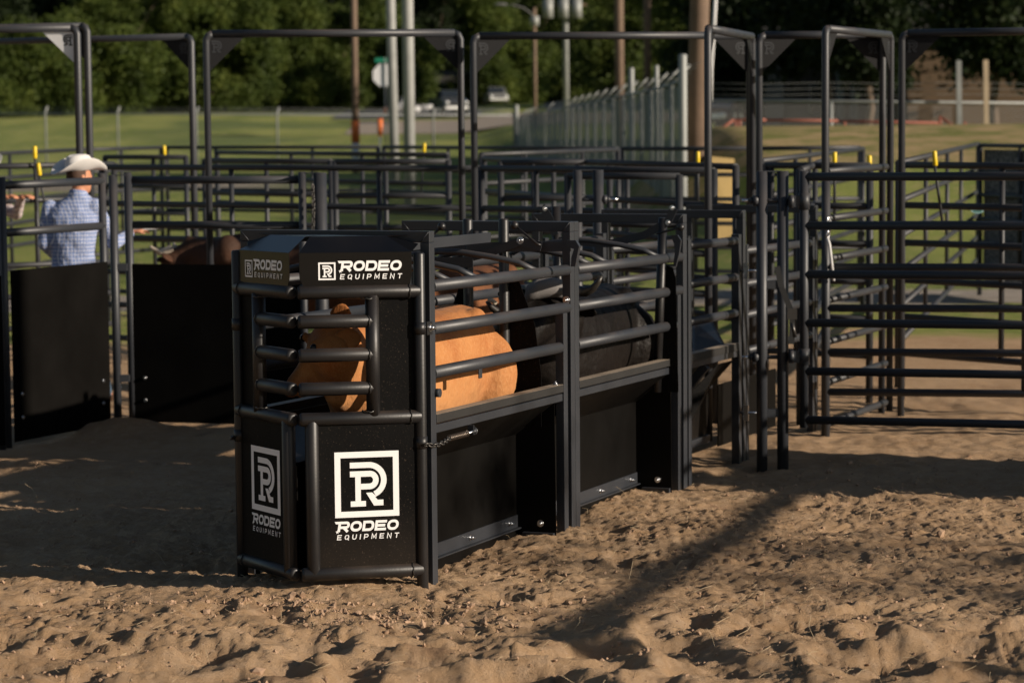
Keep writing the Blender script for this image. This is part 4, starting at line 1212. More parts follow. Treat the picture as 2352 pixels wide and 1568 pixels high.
# brown steer behind the front section, dark brown one behind the left gate
def mp3(f, l, u): return L3(4.75 - f, 1.8 - l, u * 1.1)
steer("brown_steer", "brown steer standing in shade behind the front chute section", "steer", mp3(0, 0, 0), mp3, dict(hide='brown_hide', horn='horn_p'), mp3(1.05, .05, 1.13), mp3(1.35, .1, .85), (.933, -.36, 0), k=1.0, group="cattle in the chutes and pens",
      horns=[[mp3(1.05, .1, 1.16), mp3(1.07, .22, 1.2), mp3(1.1, .3, 1.28)], [mp3(1.05, -.0, 1.16), mp3(1.07, -.14, 1.2), mp3(1.1, -.22, 1.28)]])
def mp4(f, l, u): p = PX(628, 560, 21.0); return Vector((p.x + .15 - f * .97, 21.0 + f * .24, u * 1.12 - .07)) + Vector((-.24, -.97, 0)) * l
steer("dark_brown_steer", "dark brown steer behind the gate left of the chute doors", "steer", mp4(0, 0, 0), mp4, dict(hide='dkbrown_hide', horn='horn_p', nose='horn_p'), mp4(1.0, .05, 1.02), mp4(1.2, .1, .80), (-.24, -.97, 0), k=1.0, group="cattle in the chutes and pens",
      horns=[[mp4(1.0, .1, 1.05), mp4(1.05, .22, 1.03), mp4(1.1, .3, 1.08)], [mp4(1.0, -.0, 1.05), mp4(1.05, -.14, 1.03), mp4(1.1, -.22, 1.08)]])

# ------------------------------------------------------------------ people
def plaid(name, base, line, line2, s=26.0):
    m, nt, b = new_mat(name); N = nt.nodes.new; L = nt.links.new
    tc = N("ShaderNodeTexCoord"); sep = N("ShaderNodeSeparateXYZ"); L(tc.outputs["Object"], sep.inputs[0])
    def saw(src, sc, w, ph=0):
        a = N("ShaderNodeMath"); a.operation = 'MULTIPLY_ADD'; L(src, a.inputs[0]); a.inputs[1].default_value = sc; a.inputs[2].default_value = ph
        f = N("ShaderNodeMath"); f.operation = 'FRACT'; L(a.outputs[0], f.inputs[0])
        g = N("ShaderNodeMath"); g.operation = 'LESS_THAN'; L(f.outputs[0], g.inputs[0]); g.inputs[1].default_value = w; return g.outputs[0]
    def mx(f, a, bb, k=1.0):
        q = N("ShaderNodeMix"); q.data_type = 'RGBA'
        mm = N("ShaderNodeMath"); mm.operation = 'MULTIPLY'; L(f, mm.inputs[0]); mm.inputs[1].default_value = k; L(mm.outputs[0], q.inputs[0])
        for i, c in ((6, a), (7, bb)):
            if isinstance(c, tuple): q.inputs[i].default_value = (*c, 1)
            else: L(c, q.inputs[i])
        return q.outputs[2]
    xy = N("ShaderNodeMath"); xy.operation = 'ADD'; L(sep.outputs[0], xy.inputs[0]); L(sep.outputs[1], xy.inputs[1])
    c = mx(saw(xy.outputs[0], s, .45), base, line2, .5); c = mx(saw(sep.outputs[2], s, .45), c, line2, .5)
    c = mx(saw(xy.outputs[0], s, .16, .3), c, line, .8); c = mx(saw(sep.outputs[2], s, .16, .3), c, line, .8)
    L(c, b.inputs["Base Color"]); b.inputs["Roughness"].default_value = .9
    n = N("ShaderNodeTexNoise"); n.inputs["Scale"].default_value = 9; n.inputs["Detail"].default_value = 3; L(tc.outputs["Object"], n.inputs[0])
    bp = N("ShaderNodeBump"); bp.inputs["Strength"].default_value = .8; bp.inputs["Distance"].default_value = .04; L(n.outputs[0], bp.inputs["Height"]); L(bp.outputs[0], b.inputs["Normal"])
    return m
M['shirt1'] = plaid("blue_plaid_cotton", (.10, .15, .32), (.62, .64, .72), (.20, .27, .48), 34.0)
M['shirt2'] = plaid("peach_plaid_cotton", (.55, .40, .32), (.70, .68, .70), (.30, .28, .34), 22)
M['skin'] = paint("skin", (.50, .22, .12), .6, bump=.1, mott=.1)
M['hair'] = paint("brown_hair", (.06, .03, .018), .8, bump=.5)
M['jeans'] = paint("blue_jeans", (.10, .16, .24), .9, bump=.5, scale=300)
M['felt'] = paint("white_felt", (.66, .64, .62), .85, bump=.2, mott=.06)
M['belt'] = paint("dark_belt", (.03, .02, .015), .5)
M['boot'] = paint("brown_boot", (.07, .035, .02), .5)

def hand(mb, wrist, d, palm_n, k=1.0, curl=.6):
    """palm and five separate fingers"""
    wrist = Vector(wrist); d = Vector(d).normalized(); n = Vector(palm_n); n = (n - d * n.dot(d)).normalized(); s = d.cross(n)
    mb_ = mb
    for t in (-.022, 0, .022): cap(mb_, wrist + s * t * .8, wrist + d * .075 * k + s * t * 1.15, .017, .015, 8)
    for i, (off, ln, r) in enumerate(((-.033, .062, .0085), (-.011, .075, .009), (.011, .07, .009), (.032, .055, .008))):
        a = wrist + d * .082 * k + s * off; b = a + d * ln * .45 + n * ln * .25 * curl; c = b + d * ln * .25 + n * ln * .5 * curl
        cap(mb_, a, b, r * 1.05, r, 8); cap(mb_, b, c, r, r * .85, 8)
    a = wrist + d * .02 - s * .03; b = a + d * .035 - s * .028 + n * .01; c = b + d * .03 - s * .004 + n * .012
    cap(mb_, a, b, .0125, .011, 8); cap(mb_, b, c, .011, .009, 8)

def cowboy_hat(parent, c, yaw, mat='felt', tilt=.06):
    c = Vector(c); R_ = Matrix.Rotation(yaw, 3, 'Z') @ Matrix.Rotation(tilt, 3, 'X')
    m = MB(); n = 40; rings = []
    prof = [(.098, .0), (.10, .035), (.094, .075), (.082, .105), (.06, .118), (.03, .112), (.0, .106)]
    def pt(r, h, a, brim=False):
        ca, sa = math.cos(a), math.sin(a)
        x = r * ca * .86; y = r * sa * 1.12; z = h
        if brim:
            t = (r - .098) / .1; z = h + .085 * max(0, t) ** 1.3 * abs(ca) ** 2.2 - .02 * t * abs(sa) ** 2; x *= 1 - .10 * t * abs(ca)
        else:
            z -= .028 * max(0, (h - .07) / .05) * (1 - abs(ca)) ** 2 * (1 if r < .07 else .3)
        return c + R_ @ Vector((x, y, z))
    br = [(.200, -.004), (.203, 0), (.198, .003), (.165, .0035), (.13, .003), (.102, .003)]
    seq = [(r, h, True) for r, h in reversed([(.095, -.006), (.13, -.005), (.165, -.004)])][::-1]
    allr = [(.095, -.006, True), (.13, -.005, True), (.165, -.004, True)] + [(r, h, True) for r, h in br] + [(r, h, False) for r, h in prof]
    vs = []
    for r, h, bb in allr:
        for k in range(n): vs.append(pt(max(r, .0005), h, 2 * math.pi * k / n, bb))
    fs = [(i * n + k, i * n + (k + 1) % n, (i + 1) * n + (k + 1) % n, (i + 1) * n + k) for i in range(len(allr) - 1) for k in range(n)]
    m._add(vs, fs, True, raw=True)
    h = m.build("cowboy_hat", M[mat], parent)
    m = MB(); pts = [c + R_ @ Vector((.101 * math.cos(a) * .86, .101 * math.sin(a) * 1.12, .014)) for a in np.linspace(0, 2 * math.pi, 32, endpoint=False)]
    m.tube(pts, .009, n=6, closed=True, caps=False); m.build("hat_band", M['felt'], h)
    return h

def person(label, org, yaw, hip, chest, neck, head, arms, legs, shirt, group=None, hat=True, face_dir=(0, 1, 0)):
    """all joints are world points; arms = [(shoulder, elbow, wrist, handdir, palm)], legs = [(hip, knee, ankle, toe)]"""
    root = thing("person", label, "person", org, group)
    V_ = Vector; hip, chest, neck, head = map(V_, (hip, chest, neck, head)); S = (V_(arms[1][0]) - V_(arms[0][0])).normalized(); F = V_(face_dir).normalized()
    def torso(mb, e):
        bk = Vector((0, 0, 1)).cross(S).normalized()
        loft(mb, [(hip - V_((0, 0, .06)), S, bk, .155 + e, .105 + e), (hip + V_((0, 0, .05)), S, bk, .158 + e, .108 + e), (hip.lerp(chest, .4), S, bk, .150 + e, .10 + e), (hip.lerp(chest, .8), S, bk, .175 + e, .112 + e), (chest + V_((0, 0, .08)), S, bk, .19 + e, .11 + e), (chest + V_((0, 0, .15)), S, bk, .165 + e, .085 + e), (neck - V_((0, 0, .03)), S, bk, .085 + e * .6, .065 + e * .6)], n=24, pw=2.2)
    mb = MB(); torso(mb, 0); cap(mb, neck - V_((0, 0, .05)), head - V_((0, 0, .05)), .058, .055)
    # head with face
    side = F.cross(V_((0, 0, 1))).normalized(); U = V_((0, 0, 1))
    loft(mb, [(head - U * .115 + F * .035, side, F, .035, .035), (head - U * .09 + F * .025, side, F, .055, .065), (head - U * .045 + F * .008, side, F, .068, .088), (head, side, F, .074, .095), (head + U * .05, side, F, .073, .093), (head + U * .09, side, F, .055, .07), (head + U * .112, side, F, .025, .03)], n=20, pw=2.1)
    cap(mb, head + F * .09 + U * .01, head + F * .108 - U * .025, .010, .014, 8)
    cap(mb, head + F * .083 - U * .062 - side * .018, head + F * .083 - U * .062 + side * .018, .009, .009, 8)
    for s in (-1, 1):
        mb.ball(head + side * s * .078 - F * .01 - U * .01, .022, sc=(.6, .9, 1.4)); mb.ball(head + F * .082 + side * s * .032 + U * .018, .014)
    for sh, el, wr, hd, pn in arms:
        cap(mb, sh, el, .05, .038); cap(mb, el, wr, .037, .026); hand(mb, wr, hd, pn)
    for h_, kn, an, toe in legs:
        cap(mb, h_, kn, .085, .055); cap(mb, kn, an, .055, .038); cap(mb, an, toe, .04, .03)
    body = mb.build("body", M['skin'], root); fuse(body, .009, 2, .4)
    mb = MB(); torso(mb, .014)
    for sh, el, wr, hd, pn in arms:
        sh, el, wr = map(V_, (sh, el, wr)); cap(mb, sh, el, .066, .054); cap(mb, el, el.lerp(wr, .93), .052, .037)
    loft(mb, [(neck - U * .03, side, F, .075, .075), (neck + U * .02, side, F, .066, .066)], n=16)
    o = mb.build("shirt", M[shirt], root); fuse(o, .012, 3, .5)
    mb = MB(); bk = U.cross(S).normalized()
    loft(mb, [(hip - U * .12, S, bk, .17, .12), (hip + U * .02, S, bk, .166, .116)], n=20)
    for h_, kn, an, toe in legs: cap(mb, h_, kn, .098, .070); cap(mb, kn, V_(kn).lerp(V_(an), .97), .069, .062)
    o = mb.build("jeans", M['jeans'], root); fuse(o, .014, 3, .5)
    mb = MB()
    for h_, kn, an, toe in legs: cap(mb, V_(an) + U * .05, V_(an) - U * .03, .05, .048); cap(mb, V_(an) - U * .035, V_(toe), .046, .036)
    o = mb.build("boots", M['boot'], root); fuse(o, .012, 2)
    mb = MB(); loft(mb, [(hip + U * .012, S, bk, .170, .120), (hip + U * .05, S, bk, .168, .118)], n=20); mb.build("belt", M['belt'], root)
    mb = MB(); loft(mb, [(head - F * .03 - U * .06, side, F, .066, .055), (head - F * .022 - U * .01, side, F, .079, .078), (head - F * .015 + U * .05, side, F, .077, .083), (head - F * .01 + U * .1, side, F, .05, .06)], n=18); mb.build("hair", M['hair'], root)
    for s in (-1, 1):
        mb = MB(); mb.ball(head + F * .088 + side * s * .031 + U * .016, .009); mb.build("eye", M['eye'], root)
    if hat: cowboy_hat(root, head + U * .062, math.atan2(-F.x, F.y), tilt=.05)
    return root

Y1 = 20.15
def q1(x, y, dy=0): return PX(x, y, Y1 + dy)
person("man in white cowboy hat and blue plaid shirt seen from behind", (q1(165, 620).x, Y1, gz(-3.4, Y1)), 0, q1(170, 625), q1(165, 520), q1(180, 442), q1(182, 408, .02),
       [(q1(115, 478), q1(102, 560, -.03), q1(140, 600, .22), (.7, .6, -.1), (0, 0, -1)), (q1(218, 474), q1(262, 560, .12), q1(303, 533, .28), (1, .35, .15), (0, 0, -1))],
       [((q1(150, 640).x, Y1, .93), (q1(148, 760).x, Y1 + .02, .50), (q1(150, 900).x, Y1 - .02, .04), (q1(150, 900).x + .02, Y1 + .16, .0)), ((q1(193, 640).x, Y1, .93), (q1(215, 760).x, Y1 + .04, .50), (q1(240, 900).x, Y1 + .0, .04), (q1(246, 900).x, Y1 + .18, .0))],
       'shirt1', face_dir=(.72, .55, -.12))
m = MB(); m.tube([q1(312, 528, .34), q1(405, 519, .5)], .011, n=8); m.tube([q1(308, 529, .33), q1(322, 528, .35)], .014, n=8)
tag(m.build("sorting_stick", M['whiteplastic']), "white stick held out by the man in the blue plaid shirt", "stick")
Y2 = 23.6
def q2(x, y, dy=0): return PX(x, y, Y2 + dy)
person("person at the left edge in a peach plaid shirt leaning on the rail", (q2(-58, 620).x, Y2, gz(-4.7, Y2)), 0, q2(-55, 590), q2(-52, 505), q2(-46, 432), q2(-38, 394, -.03),
       [(q2(-18, 462, -.05), q2(38, 492, -.2), q2(50, 452, -.42), (.75, -.5, .1), (0, 0, -1)), (q2(-95, 462, 0), q2(-40, 500, -.3), q2(12, 452, -.48), (.8, -.4, .1), (0, 0, -1))],
       [((q2(-72, 640).x, Y2, .93), (q2(-72, 740).x, Y2 - .05, .5), (q2(-72, 900).x, Y2, .04), (q2(-66, 900).x, Y2 - .16, .0)), ((q2(-40, 640).x, Y2, .93), (q2(-22, 740).x, Y2 - .05, .5), (q2(-8, 900).x, Y2, .04), (q2(-2, 900).x, Y2 - .15, .0))],
       'shirt2', face_dir=(.5, -.85, -.1))

# ------------------------------------------------------------------ trees
def leaf_mat(name, a, b_, c_):
    m, nt, b = new_mat(name); N = nt.nodes.new; L = nt.links.new
    tc = N("ShaderNodeTexCoord"); n = N("ShaderNodeTexNoise"); n.inputs["Scale"].default_value = .45; n.inputs["Detail"].default_value = 5; n.inputs["Roughness"].default_value = .7; L(tc.outputs["Object"], n.inputs[0])
    r = N("ShaderNodeValToRGB"); e = r.color_ramp.elements; e[0].position = .32; e[0].color = (*a, 1); e[1].position = .68; e[1].color = (*c_, 1); k = e.new(.5); k.color = (*b_, 1)
    L(n.outputs[0], r.inputs[0]); L(r.outputs[0], b.inputs["Base Color"]); b.inputs["Roughness"].default_value = .6; b.inputs["Specular IOR Level"].default_value = .2
    tr = N("ShaderNodeBsdfTranslucent"); L(r.outputs[0], tr.inputs[0]); mx = N("ShaderNodeMixShader"); mx.inputs[0].default_value = .35
    L(b.outputs[0], mx.inputs[1]); L(tr.outputs[0], mx.inputs[2]); L(mx.outputs[0], nt.nodes["Material Output"].inputs[0])
    return m
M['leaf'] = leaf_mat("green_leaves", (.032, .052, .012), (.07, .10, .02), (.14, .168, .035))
M['leaf_shaded'] = leaf_mat("shaded_leaves", (.010, .017, .007), (.018, .030, .010), (.034, .050, .015))  # darker copy of the leaf colours, canopy shade painted in
M['bark'] = paint("grey_brown_bark", (.12, .085, .06), .9, bump=1.0, scale=12, mott=.4)

def crown_mesh(name, seed, H, W_, z0, nclump, nleaf, size, mat):
    r = np.random.default_rng(seed)
    # lobes
    nl = 9; lob = []
    for i in range(nl):
        a = r.uniform(0, 6.28); q = r.uniform(0, .62) * W_; z = z0 + (H * .88 - z0) * (i + r.uniform(.1, .9)) / nl
        lob.append((q * math.cos(a), q * math.sin(a), z, r.uniform(.28, .46) * W_))
    C = []
    while len(C) < nclump:
        l = lob[r.integers(nl)]; v = r.standard_normal(3); v /= np.linalg.norm(v); k = r.uniform(.55, 1.08)
        C.append((l[0] + v[0] * l[3] * k, l[1] + v[1] * l[3] * k, max(z0 * .6 + .25 * abs(v[0]), l[2] + v[2] * l[3] * k * 1.1)))
    C = np.array(C)
    n = nclump * nleaf; ctr = np.repeat(C, nleaf, 0) + r.standard_normal((n, 3)) * size * np.array([2.3, 2.3, 1.5])
    a = r.standard_normal((n, 3)); a /= np.linalg.norm(a, axis=1, keepdims=True); b = r.standard_normal((n, 3)); b -= a * (a * b).sum(1, keepdims=True); b /= np.linalg.norm(b, axis=1, keepdims=True)
    s = size * r.uniform(.5, 1.1, (n, 1)); a = a * s; b = b * s * .6
    v = np.stack([ctr - a, ctr + b, ctr + a, ctr - b], 1).reshape(-1, 3).astype(np.float32)
    q = np.arange(4 * n, dtype=np.int32)
    me = bpy.data.meshes.new(name); me.vertices.add(4 * n); me.vertices.foreach_set("co", v.ravel()); me.loops.add(4 * n); me.loops.foreach_set("vertex_index", q)
    me.polygons.add(n); me.polygons.foreach_set("loop_start", np.arange(0, 4 * n, 4, dtype=np.int32)); me.update(calc_edges=True); me.materials.append(mat)
    return me, lob

def trunk_mesh(lob, H, r0, seed):
    mb = MB(); rr = random.Random(seed); top = H * .6
    pts = [(0, 0, -.6)]; x = y = 0
    for i in range(1, 7):
        x += rr.uniform(-.15, .15); y += rr.uniform(-.15, .15); pts.append((x, y, top * i / 6))
    mb.tube(pts, [r0 * (1.15 - .8 * i / 6) for i in range(7)], n=10)
    for l in lob:
        k = rr.randint(2, 5); p = pts[k]; e = (l[0] * .85, l[1] * .85, l[2]); md = ((p[0] + e[0]) / 2 + rr.uniform(-.3, .3), (p[1] + e[1]) / 2, (p[2] + e[2]) / 2 - .3)
        mb.tube([p, md, e], [r0 * .4, r0 * .26, r0 * .1], n=7)
    return mb

TYPES = {}
def tree_type(key, seed, H, W_, z0, nclump, nleaf, size, mat, r0):
    me, lob = crown_mesh("crown", seed, H, W_, z0, nclump, nleaf, size, M[mat]); TYPES[key] = (me, lob, H, r0, seed, [None])
tree_type('a', 3, 9.0, 4.4, .1, 620, 60, .15, 'leaf', .22)
tree_type('b', 8, 12.0, 4.8, .2, 700, 60, .16, 'leaf', .28)
tree_type('c', 14, 6.2, 4.0, .0, 480, 60, .14, 'leaf', .16)
tree_type('d', 22, 19.0, 7.5, 2.0, 620, 55, .28, 'leaf_shaded', .38)
tree_type('e', 31, 16.0, 6.5, 1.0, 560, 55, .26, 'leaf_shaded', .33)
tree_type('f', 41, 15.0, 4.6, 5.0, 380, 55, .22, 'leaf_shaded', .24)

def tree(key, X, Y, label, rot=0, sc=1.0, group="trees beyond the field", z=None):
    me, lob, H, r0, seed, tm = TYPES[key]
    root = thing("broadleaf_tree", label, "tree", (X, Y, gz(X, Y) if z is None else z), group)
    root.rotation_euler.z = rot; root.scale = (sc,) * 3
    o = bpy.data.objects.new("crown", me); COL.objects.link(o); o.parent = root
    if tm[0] is None:
        t = trunk_mesh(lob, H, r0, seed).build("trunk", M['bark']); tm[0] = t.data; t.parent = root
    else:
        t = bpy.data.objects.new("trunk", tm[0]); COL.objects.link(t); t.parent = root
    return root

def treex(key, px, Y, label, rot=0, sc=1.0, **k): return tree(key, (px - 1176) / 6000 * Y, Y, label, rot, sc, **k)
rt = random.Random(4)
front = [('c', 25, 186, "bushy green tree at the left edge beyond the chain fence", 1.0), ('c', 150, 189, "low round tree left of the shiny gusset plate's arch post", 1.1),
         ('a', 300, 193, "green tree seen between the first arch posts", 1.15), ('b', 440, 198, "green tree behind the left upright of the central wide arch", 1.1),
         ('a', 560, 200, "leafy tree in the left half of the central wide arch", 1.1), ('b', 690, 206, "tall green tree in the middle of the central wide arch", 1.0),
         ('a', 800, 209, "green tree behind the thin wooden pole", 1.05), ('c', 895, 214, "low tree behind the stop sign", 1.3)]
for i, (k, px, Y, lb, sc) in enumerate(front): treex(k, px, Y, lb, rot=i * 1.3, sc=sc)
mid = [('b', 1120, 232, "green tree behind the parked white car", 1.0), ('a', 1215, 240, "tree above the far end of the slatted fence", 1.15), ('b', 1345, 205, "green tree behind the transformer pole", 1.0),
       ('a', 1435, 190, "tree behind the nearer brown utility pole", 1.1), ('b', 1530, 195, "green tree left of the big wooden pole", 1.1), ('a', 1590, 180, "green tree behind the big wooden pole", 1.2),
       ('f', 1000, 250, "slender dark tree above the pale house", 1.0)]
for i, (k, px, Y, lb, sc) in enumerate(mid): treex(k, px, Y, lb, rot=i * 2.1 + .5, sc=sc)
back = [(-40, "tall dark tree in the upper left corner"), (110, "tall dark tree above the grey gusset plate"), (265, "dark tree rising behind the second arch post"), (420, "dark tree behind the arch left of centre, upper part"), (570, "tall dark tree over the central wide arch's left side"), (720, "tall dark tree over the central wide arch's right side"),
        (850, "dark tree left of the pale pole pair"), (990, "dark tree right of the pale pole pair"), (1120, "tall dark tree left of the street lamp"), (1250, "tall dark tree behind the transformers"), (1390, "dark tree left of the nearer brown utility pole"), (1530, "dark tree between the second brown pole and the big pole")]
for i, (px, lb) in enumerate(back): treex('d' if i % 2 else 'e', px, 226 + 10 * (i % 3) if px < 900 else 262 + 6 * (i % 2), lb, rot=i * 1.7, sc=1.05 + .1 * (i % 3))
tree_type('h', 51, 9.0, 4.2, 1.0, 430, 50, .20, 'leaf_shaded', .22)
tree_type('i', 57, 8.0, 3.6, 3.2, 300, 50, .18, 'leaf_shaded', .18)
right = [(1690, 118, 'h', "dark tree right of the big wooden pole"), (1775, 122, 'h', "very dark tree above the narrow arch's left part"), (1900, 96, 'i', "dark tree above the right end-on arch"), (1880, 124, 'h', "very dark tree behind the dark porch house"), (2000, 122, 'h', "very dark tree behind the porch"), (2110, 114, 'h', "dark tree over the left end of the tan building"), (2215, 116, 'h', "dark tree behind the tan building"), (2330, 115, 'h', "dark tree at the upper right corner")]
for i, (px, Y, k, lb) in enumerate(right): treex(k, px, Y, lb, rot=i * 2.3, sc=.95 + .08 * (i % 3), group="dark trees around the tan building")
treex('i', 2290, 80, "dark overhanging tree in front of the tan building's right part", rot=1.0, sc=.85, group="dark trees around the tan building")
treex('i', 1990, 90, "dark overhanging tree left of the tan building", rot=2.6, sc=.8, group="dark trees around the tan building")
tree('h', 22.0, 92, "tree added off to the right to shade the tan building", rot=2.0, sc=1.0, group="dark trees around the tan building")  # this tree and the next are added to shade the building
tree('h', 28.0, 88, "second tree added farther right to shade the tan building", rot=.4, sc=1.1, group="dark trees around the tan building")
tree_type("j", 61, 5.6, 1.5, 3.0, 34, 30, .075, 'leaf', .09)  # sparse crown for unseen trees, added to dapple the sand with shade
tree('j', 13.0, 7.6, "small unseen sparse tree added to dapple the sand with shade", rot=.7, group="unseen trees added for dappled shade")
tree('j', 15.2, 3.9, "second unseen sparse tree added for dappled shade, nearer the camera", rot=2.9, group="unseen trees added for dappled shade")

# distant wood closing the view
def wood():
    r = np.random.default_rng(77); V = []; n = 90000
    x = r.uniform(-85, 95, n); z = 26 * r.random(n) ** 1.0; y = 285 + 6 * np.sin(x * .35) + r.uniform(-6, 6, n) + z * .2
    ctr = np.stack([x, y, z + 2], 1); a = r.standard_normal((n, 3)); a /= np.linalg.norm(a, axis=1, keepdims=True); b = r.standard_normal((n, 3)); b -= a * (a * b).sum(1, keepdims=True); b /= np.linalg.norm(b, axis=1, keepdims=True)
    s = r.uniform(.35, .75, (n, 1)); a *= s; b *= s * .7
    v = np.stack([ctr - a, ctr + b, ctr + a, ctr - b], 1).reshape(-1, 3).astype(np.float32)
    me = bpy.data.meshes.new("far_wood"); me.vertices.add(4 * n); me.vertices.foreach_set("co", v.ravel()); me.loops.add(4 * n); me.loops.foreach_set("vertex_index", np.arange(4 * n, dtype=np.int32))
    me.polygons.add(n); me.polygons.foreach_set("loop_start", np.arange(0, 4 * n, 4, dtype=np.int32)); me.update(calc_edges=True); me.materials.append(M['leaf_shaded'])
    o = bpy.data.objects.new("far_wood", me); COL.objects.link(o)
    tag(o, "dense dark wood closing the view behind all the trees", "wood", kind="stuff")
wood()

# ------------------------------------------------------------------ poles, signs, street things
def pole(name, label, cat, px, Y, r0, r1, H, mat, lean=0.0, group=None, base=None):
    X = (px - 1176) / 6000 * Y; z = gz(X, Y) if base is None else base
    t = thing(name, label, cat, (X, Y, z), group)
    m = MB(); m.tube([(X, Y, z - .4), (X + lean * H * .5, Y, z + H * .5), (X + lean * H, Y, z + H)], [r0, (r0 + r1) / 2, r1], n=18); m.build("shaft", M[mat], t)
    return t, X, z
pole("light_pole", "left and farther of the two tall pale steel poles", "pole", 911, 92, .17, .14, 14, 'concrete_pole', -.012, "pale steel poles")
pole("light_pole", "right and nearer of the two tall pale steel poles", "pole", 945, 67, .15, .125, 12, 'concrete_pole', 0.0, "pale steel poles")
t, X, z = pole("utility_pole", "thin brown wooden pole with an orange and white marker at its foot", "utility pole", 822, 106, .15, .12, 11, 'wood', group="wooden utility poles")
m = MB(); m.tube([(X, 106 - .05, .2), (X, 106 - .05, 1.15)], .155, n=14); m.build("white_sleeve", M['whiteplastic'], t)
m = MB(); m.tube([(X, 106 - .05, 1.15), (X, 106 - .05, 2.05)], .17, n=14); m.build("orange_sleeve", M['orange'], t)
t, X, z = pole("utility_pole", "wooden pole carrying three grey transformers", "utility pole", 1305, 150, .17, .13, 13, 'galv', group="wooden utility poles")
for i, dx in enumerate((-1.0, -.12, .62)):
    m = MB(); zz = PX(1305, 20, 150).z; m.tube([(X + dx, 149.6, zz - .55), (X + dx, 149.6, zz + .5)], .30, n=16); m.tube([(X + dx, 149.6, zz + .5), (X + dx, 149.6, zz + .58)], [.3, .1], n=16); m.tube([(X + dx, 149.6, zz + .55), (X + dx, 149.6, zz + .95)], .06, n=8); m.build("transformer", M['galv'], t)
m = MB(); m.bar((X - 1.6, 149.9, zz + .2), (X + 1.2, 149.9, zz + .2), .12, .12); m.build("crossarm", M['wood'], t)
pole("utility_pole", "nearer brown utility pole right of the transformers", "utility pole", 1427, 88, .16, .14, 11, 'wood', .0, "wooden utility poles", base=.5)
pole("utility_pole", "second brown utility pole, redder and farther", "utility pole", 1491, 100, .15, .13, 12, 'wood', .0, "wooden utility poles", base=.5)
t, X, z = pole("utility_pole", "big leaning wooden utility pole right of the slatted fence", "utility pole", 1594, 50, .20, .165, 10, 'wood', .035, "wooden utility poles", base=0.3)
m = MB(); m.tube([PX(1632, 232, 49), PX(1633, 160, 49), PX(1640, 60, 49), PX(1646, -60, 49)], .035, n=8)
tag(m.build("guy_wire_guard", M['whiteplastic']), "white guy wire guard slanting up beside the big wooden pole", "guy guard")
m = MB(); p = PX(874, 372, 118); m.tube([(p.x, 118, 0), (p.x, 118, 1.35)], .045, n=10); o = m.build("marker_post", M['whiteplastic']); tag(o, "slim white marker post with an orange top right of the thin pole", "marker post")
m = MB(); m.tube([(p.x, 118, 1.35), (p.x, 118, 2.1)], .12, n=10); m.build("orange_top", M['orange'], o)
# stop sign seen from behind, street name blade above
t = thing("stop_sign", "back of a grey octagonal sign with a green street name blade", "road sign", (PX(882, 200, 128).x, 128, gz(-6, 128)))
c = PX(882, 173, 128); r8 = .58
m = MB(); m.prism([(c.x + r8 * math.cos(math.radians(22.5 + 45 * i)), 128, c.z + r8 * 1.02 * math.sin(math.radians(22.5 + 45 * i))) for i in range(8)], (0, .01, 0)); m.build("sign_plate", M['white'], t, clean=True)
m = MB(); m.tube([(c.x + .05, 127.95, gz(c.x, 128) - .2), (c.x + .05, 127.95, c.z + .85)], .035, n=8); m.build("sign_post", M['galv'], t)
m = MB(); m.box((c.x - .42, 127.93, c.z + .62), (c.x + .45, 127.96, c.z + .83)); m.build("street_name_blade", M['green_sign'], t)
m = MB(); m.tube([(c.x + .05, 127.9, PX(882, 262, 128).z), (c.x + .05, 127.9, PX(882, 248, 128).z)], .07, n=8); m.build("red_sleeve", M['orange'], t)
M['roof_grey'] = paint('weathered_lamp_metal', (.14, .14, .14), .6)
# street lamp arm
t = thing("street_lamp", "street lamp on a curved arm left of the transformers", "street lamp", (PX(1228, 100, 152).x, 152, gz(1.3, 152)))
X = PX(1228, 100, 152).x; m = MB(); m.tube([(X, 152, gz(1.3, 152) - .3), (X, 152, 8.4)], .11, n=10); m.build("post", M['wood'], t)
m = MB(); pp = [PX(1228, 38, 151.9), PX(1205, 20, 151.7), PX(1180, 12, 151.5), PX(1160, 12, 151.3)]; m.tube(pp, .03, n=8); m.build("arm", M['roof_grey'], t)
m = MB(); m.ball(PX(1150, 11, 151.3), .42, sc=(1, .45, .22)); m.build("lamp_head", M['roof_grey'], t)
m = MB(); m.tube([PX(1228, 60, 151.6), PX(1228, 38, 151.6)], .26, n=12); m.build("photo_cell_box", M['galv'], t)

# ------------------------------------------------------------------ fences
def link_mat(name, pitch, w):
    m, nt, b = new_mat(name); N = nt.nodes.new; L = nt.links.new
    tc = N("ShaderNodeTexCoord"); sep = N("ShaderNodeSeparateXYZ"); L(tc.outputs["Object"], sep.inputs[0])
    def mm(op, a, c=None):
        n = N("ShaderNodeMath"); n.operation = op
        for i, v in enumerate((a, c)):
            if v is None: continue
            if isinstance(v, (int, float)): n.inputs[i].default_value = v
            else: L(v, n.inputs[i])
        return n.outputs[0]
    def li(sg):
        q = mm('ADD', sep.outputs[0], mm('MULTIPLY', sep.outputs[2], sg)); q = mm('FRACT', mm('DIVIDE', q, pitch)); q = mm('ABSOLUTE', mm('SUBTRACT', q, .5)); return mm('LESS_THAN', q, w)
    al = mm('MAXIMUM', li(1.0), li(-1.0))
    tr = N("ShaderNodeBsdfTransparent"); mx = N("ShaderNodeMixShader"); L(al, mx.inputs[0]); L(tr.outputs[0], mx.inputs[1]); L(b.outputs[0], mx.inputs[2]); L(mx.outputs[0], nt.nodes["Material Output"].inputs[0])
    b.inputs["Base Color"].default_value = (.33, .33, .32, 1); b.inputs["Roughness"].default_value = .5; b.inputs["Metallic"].default_value = .3
    return m
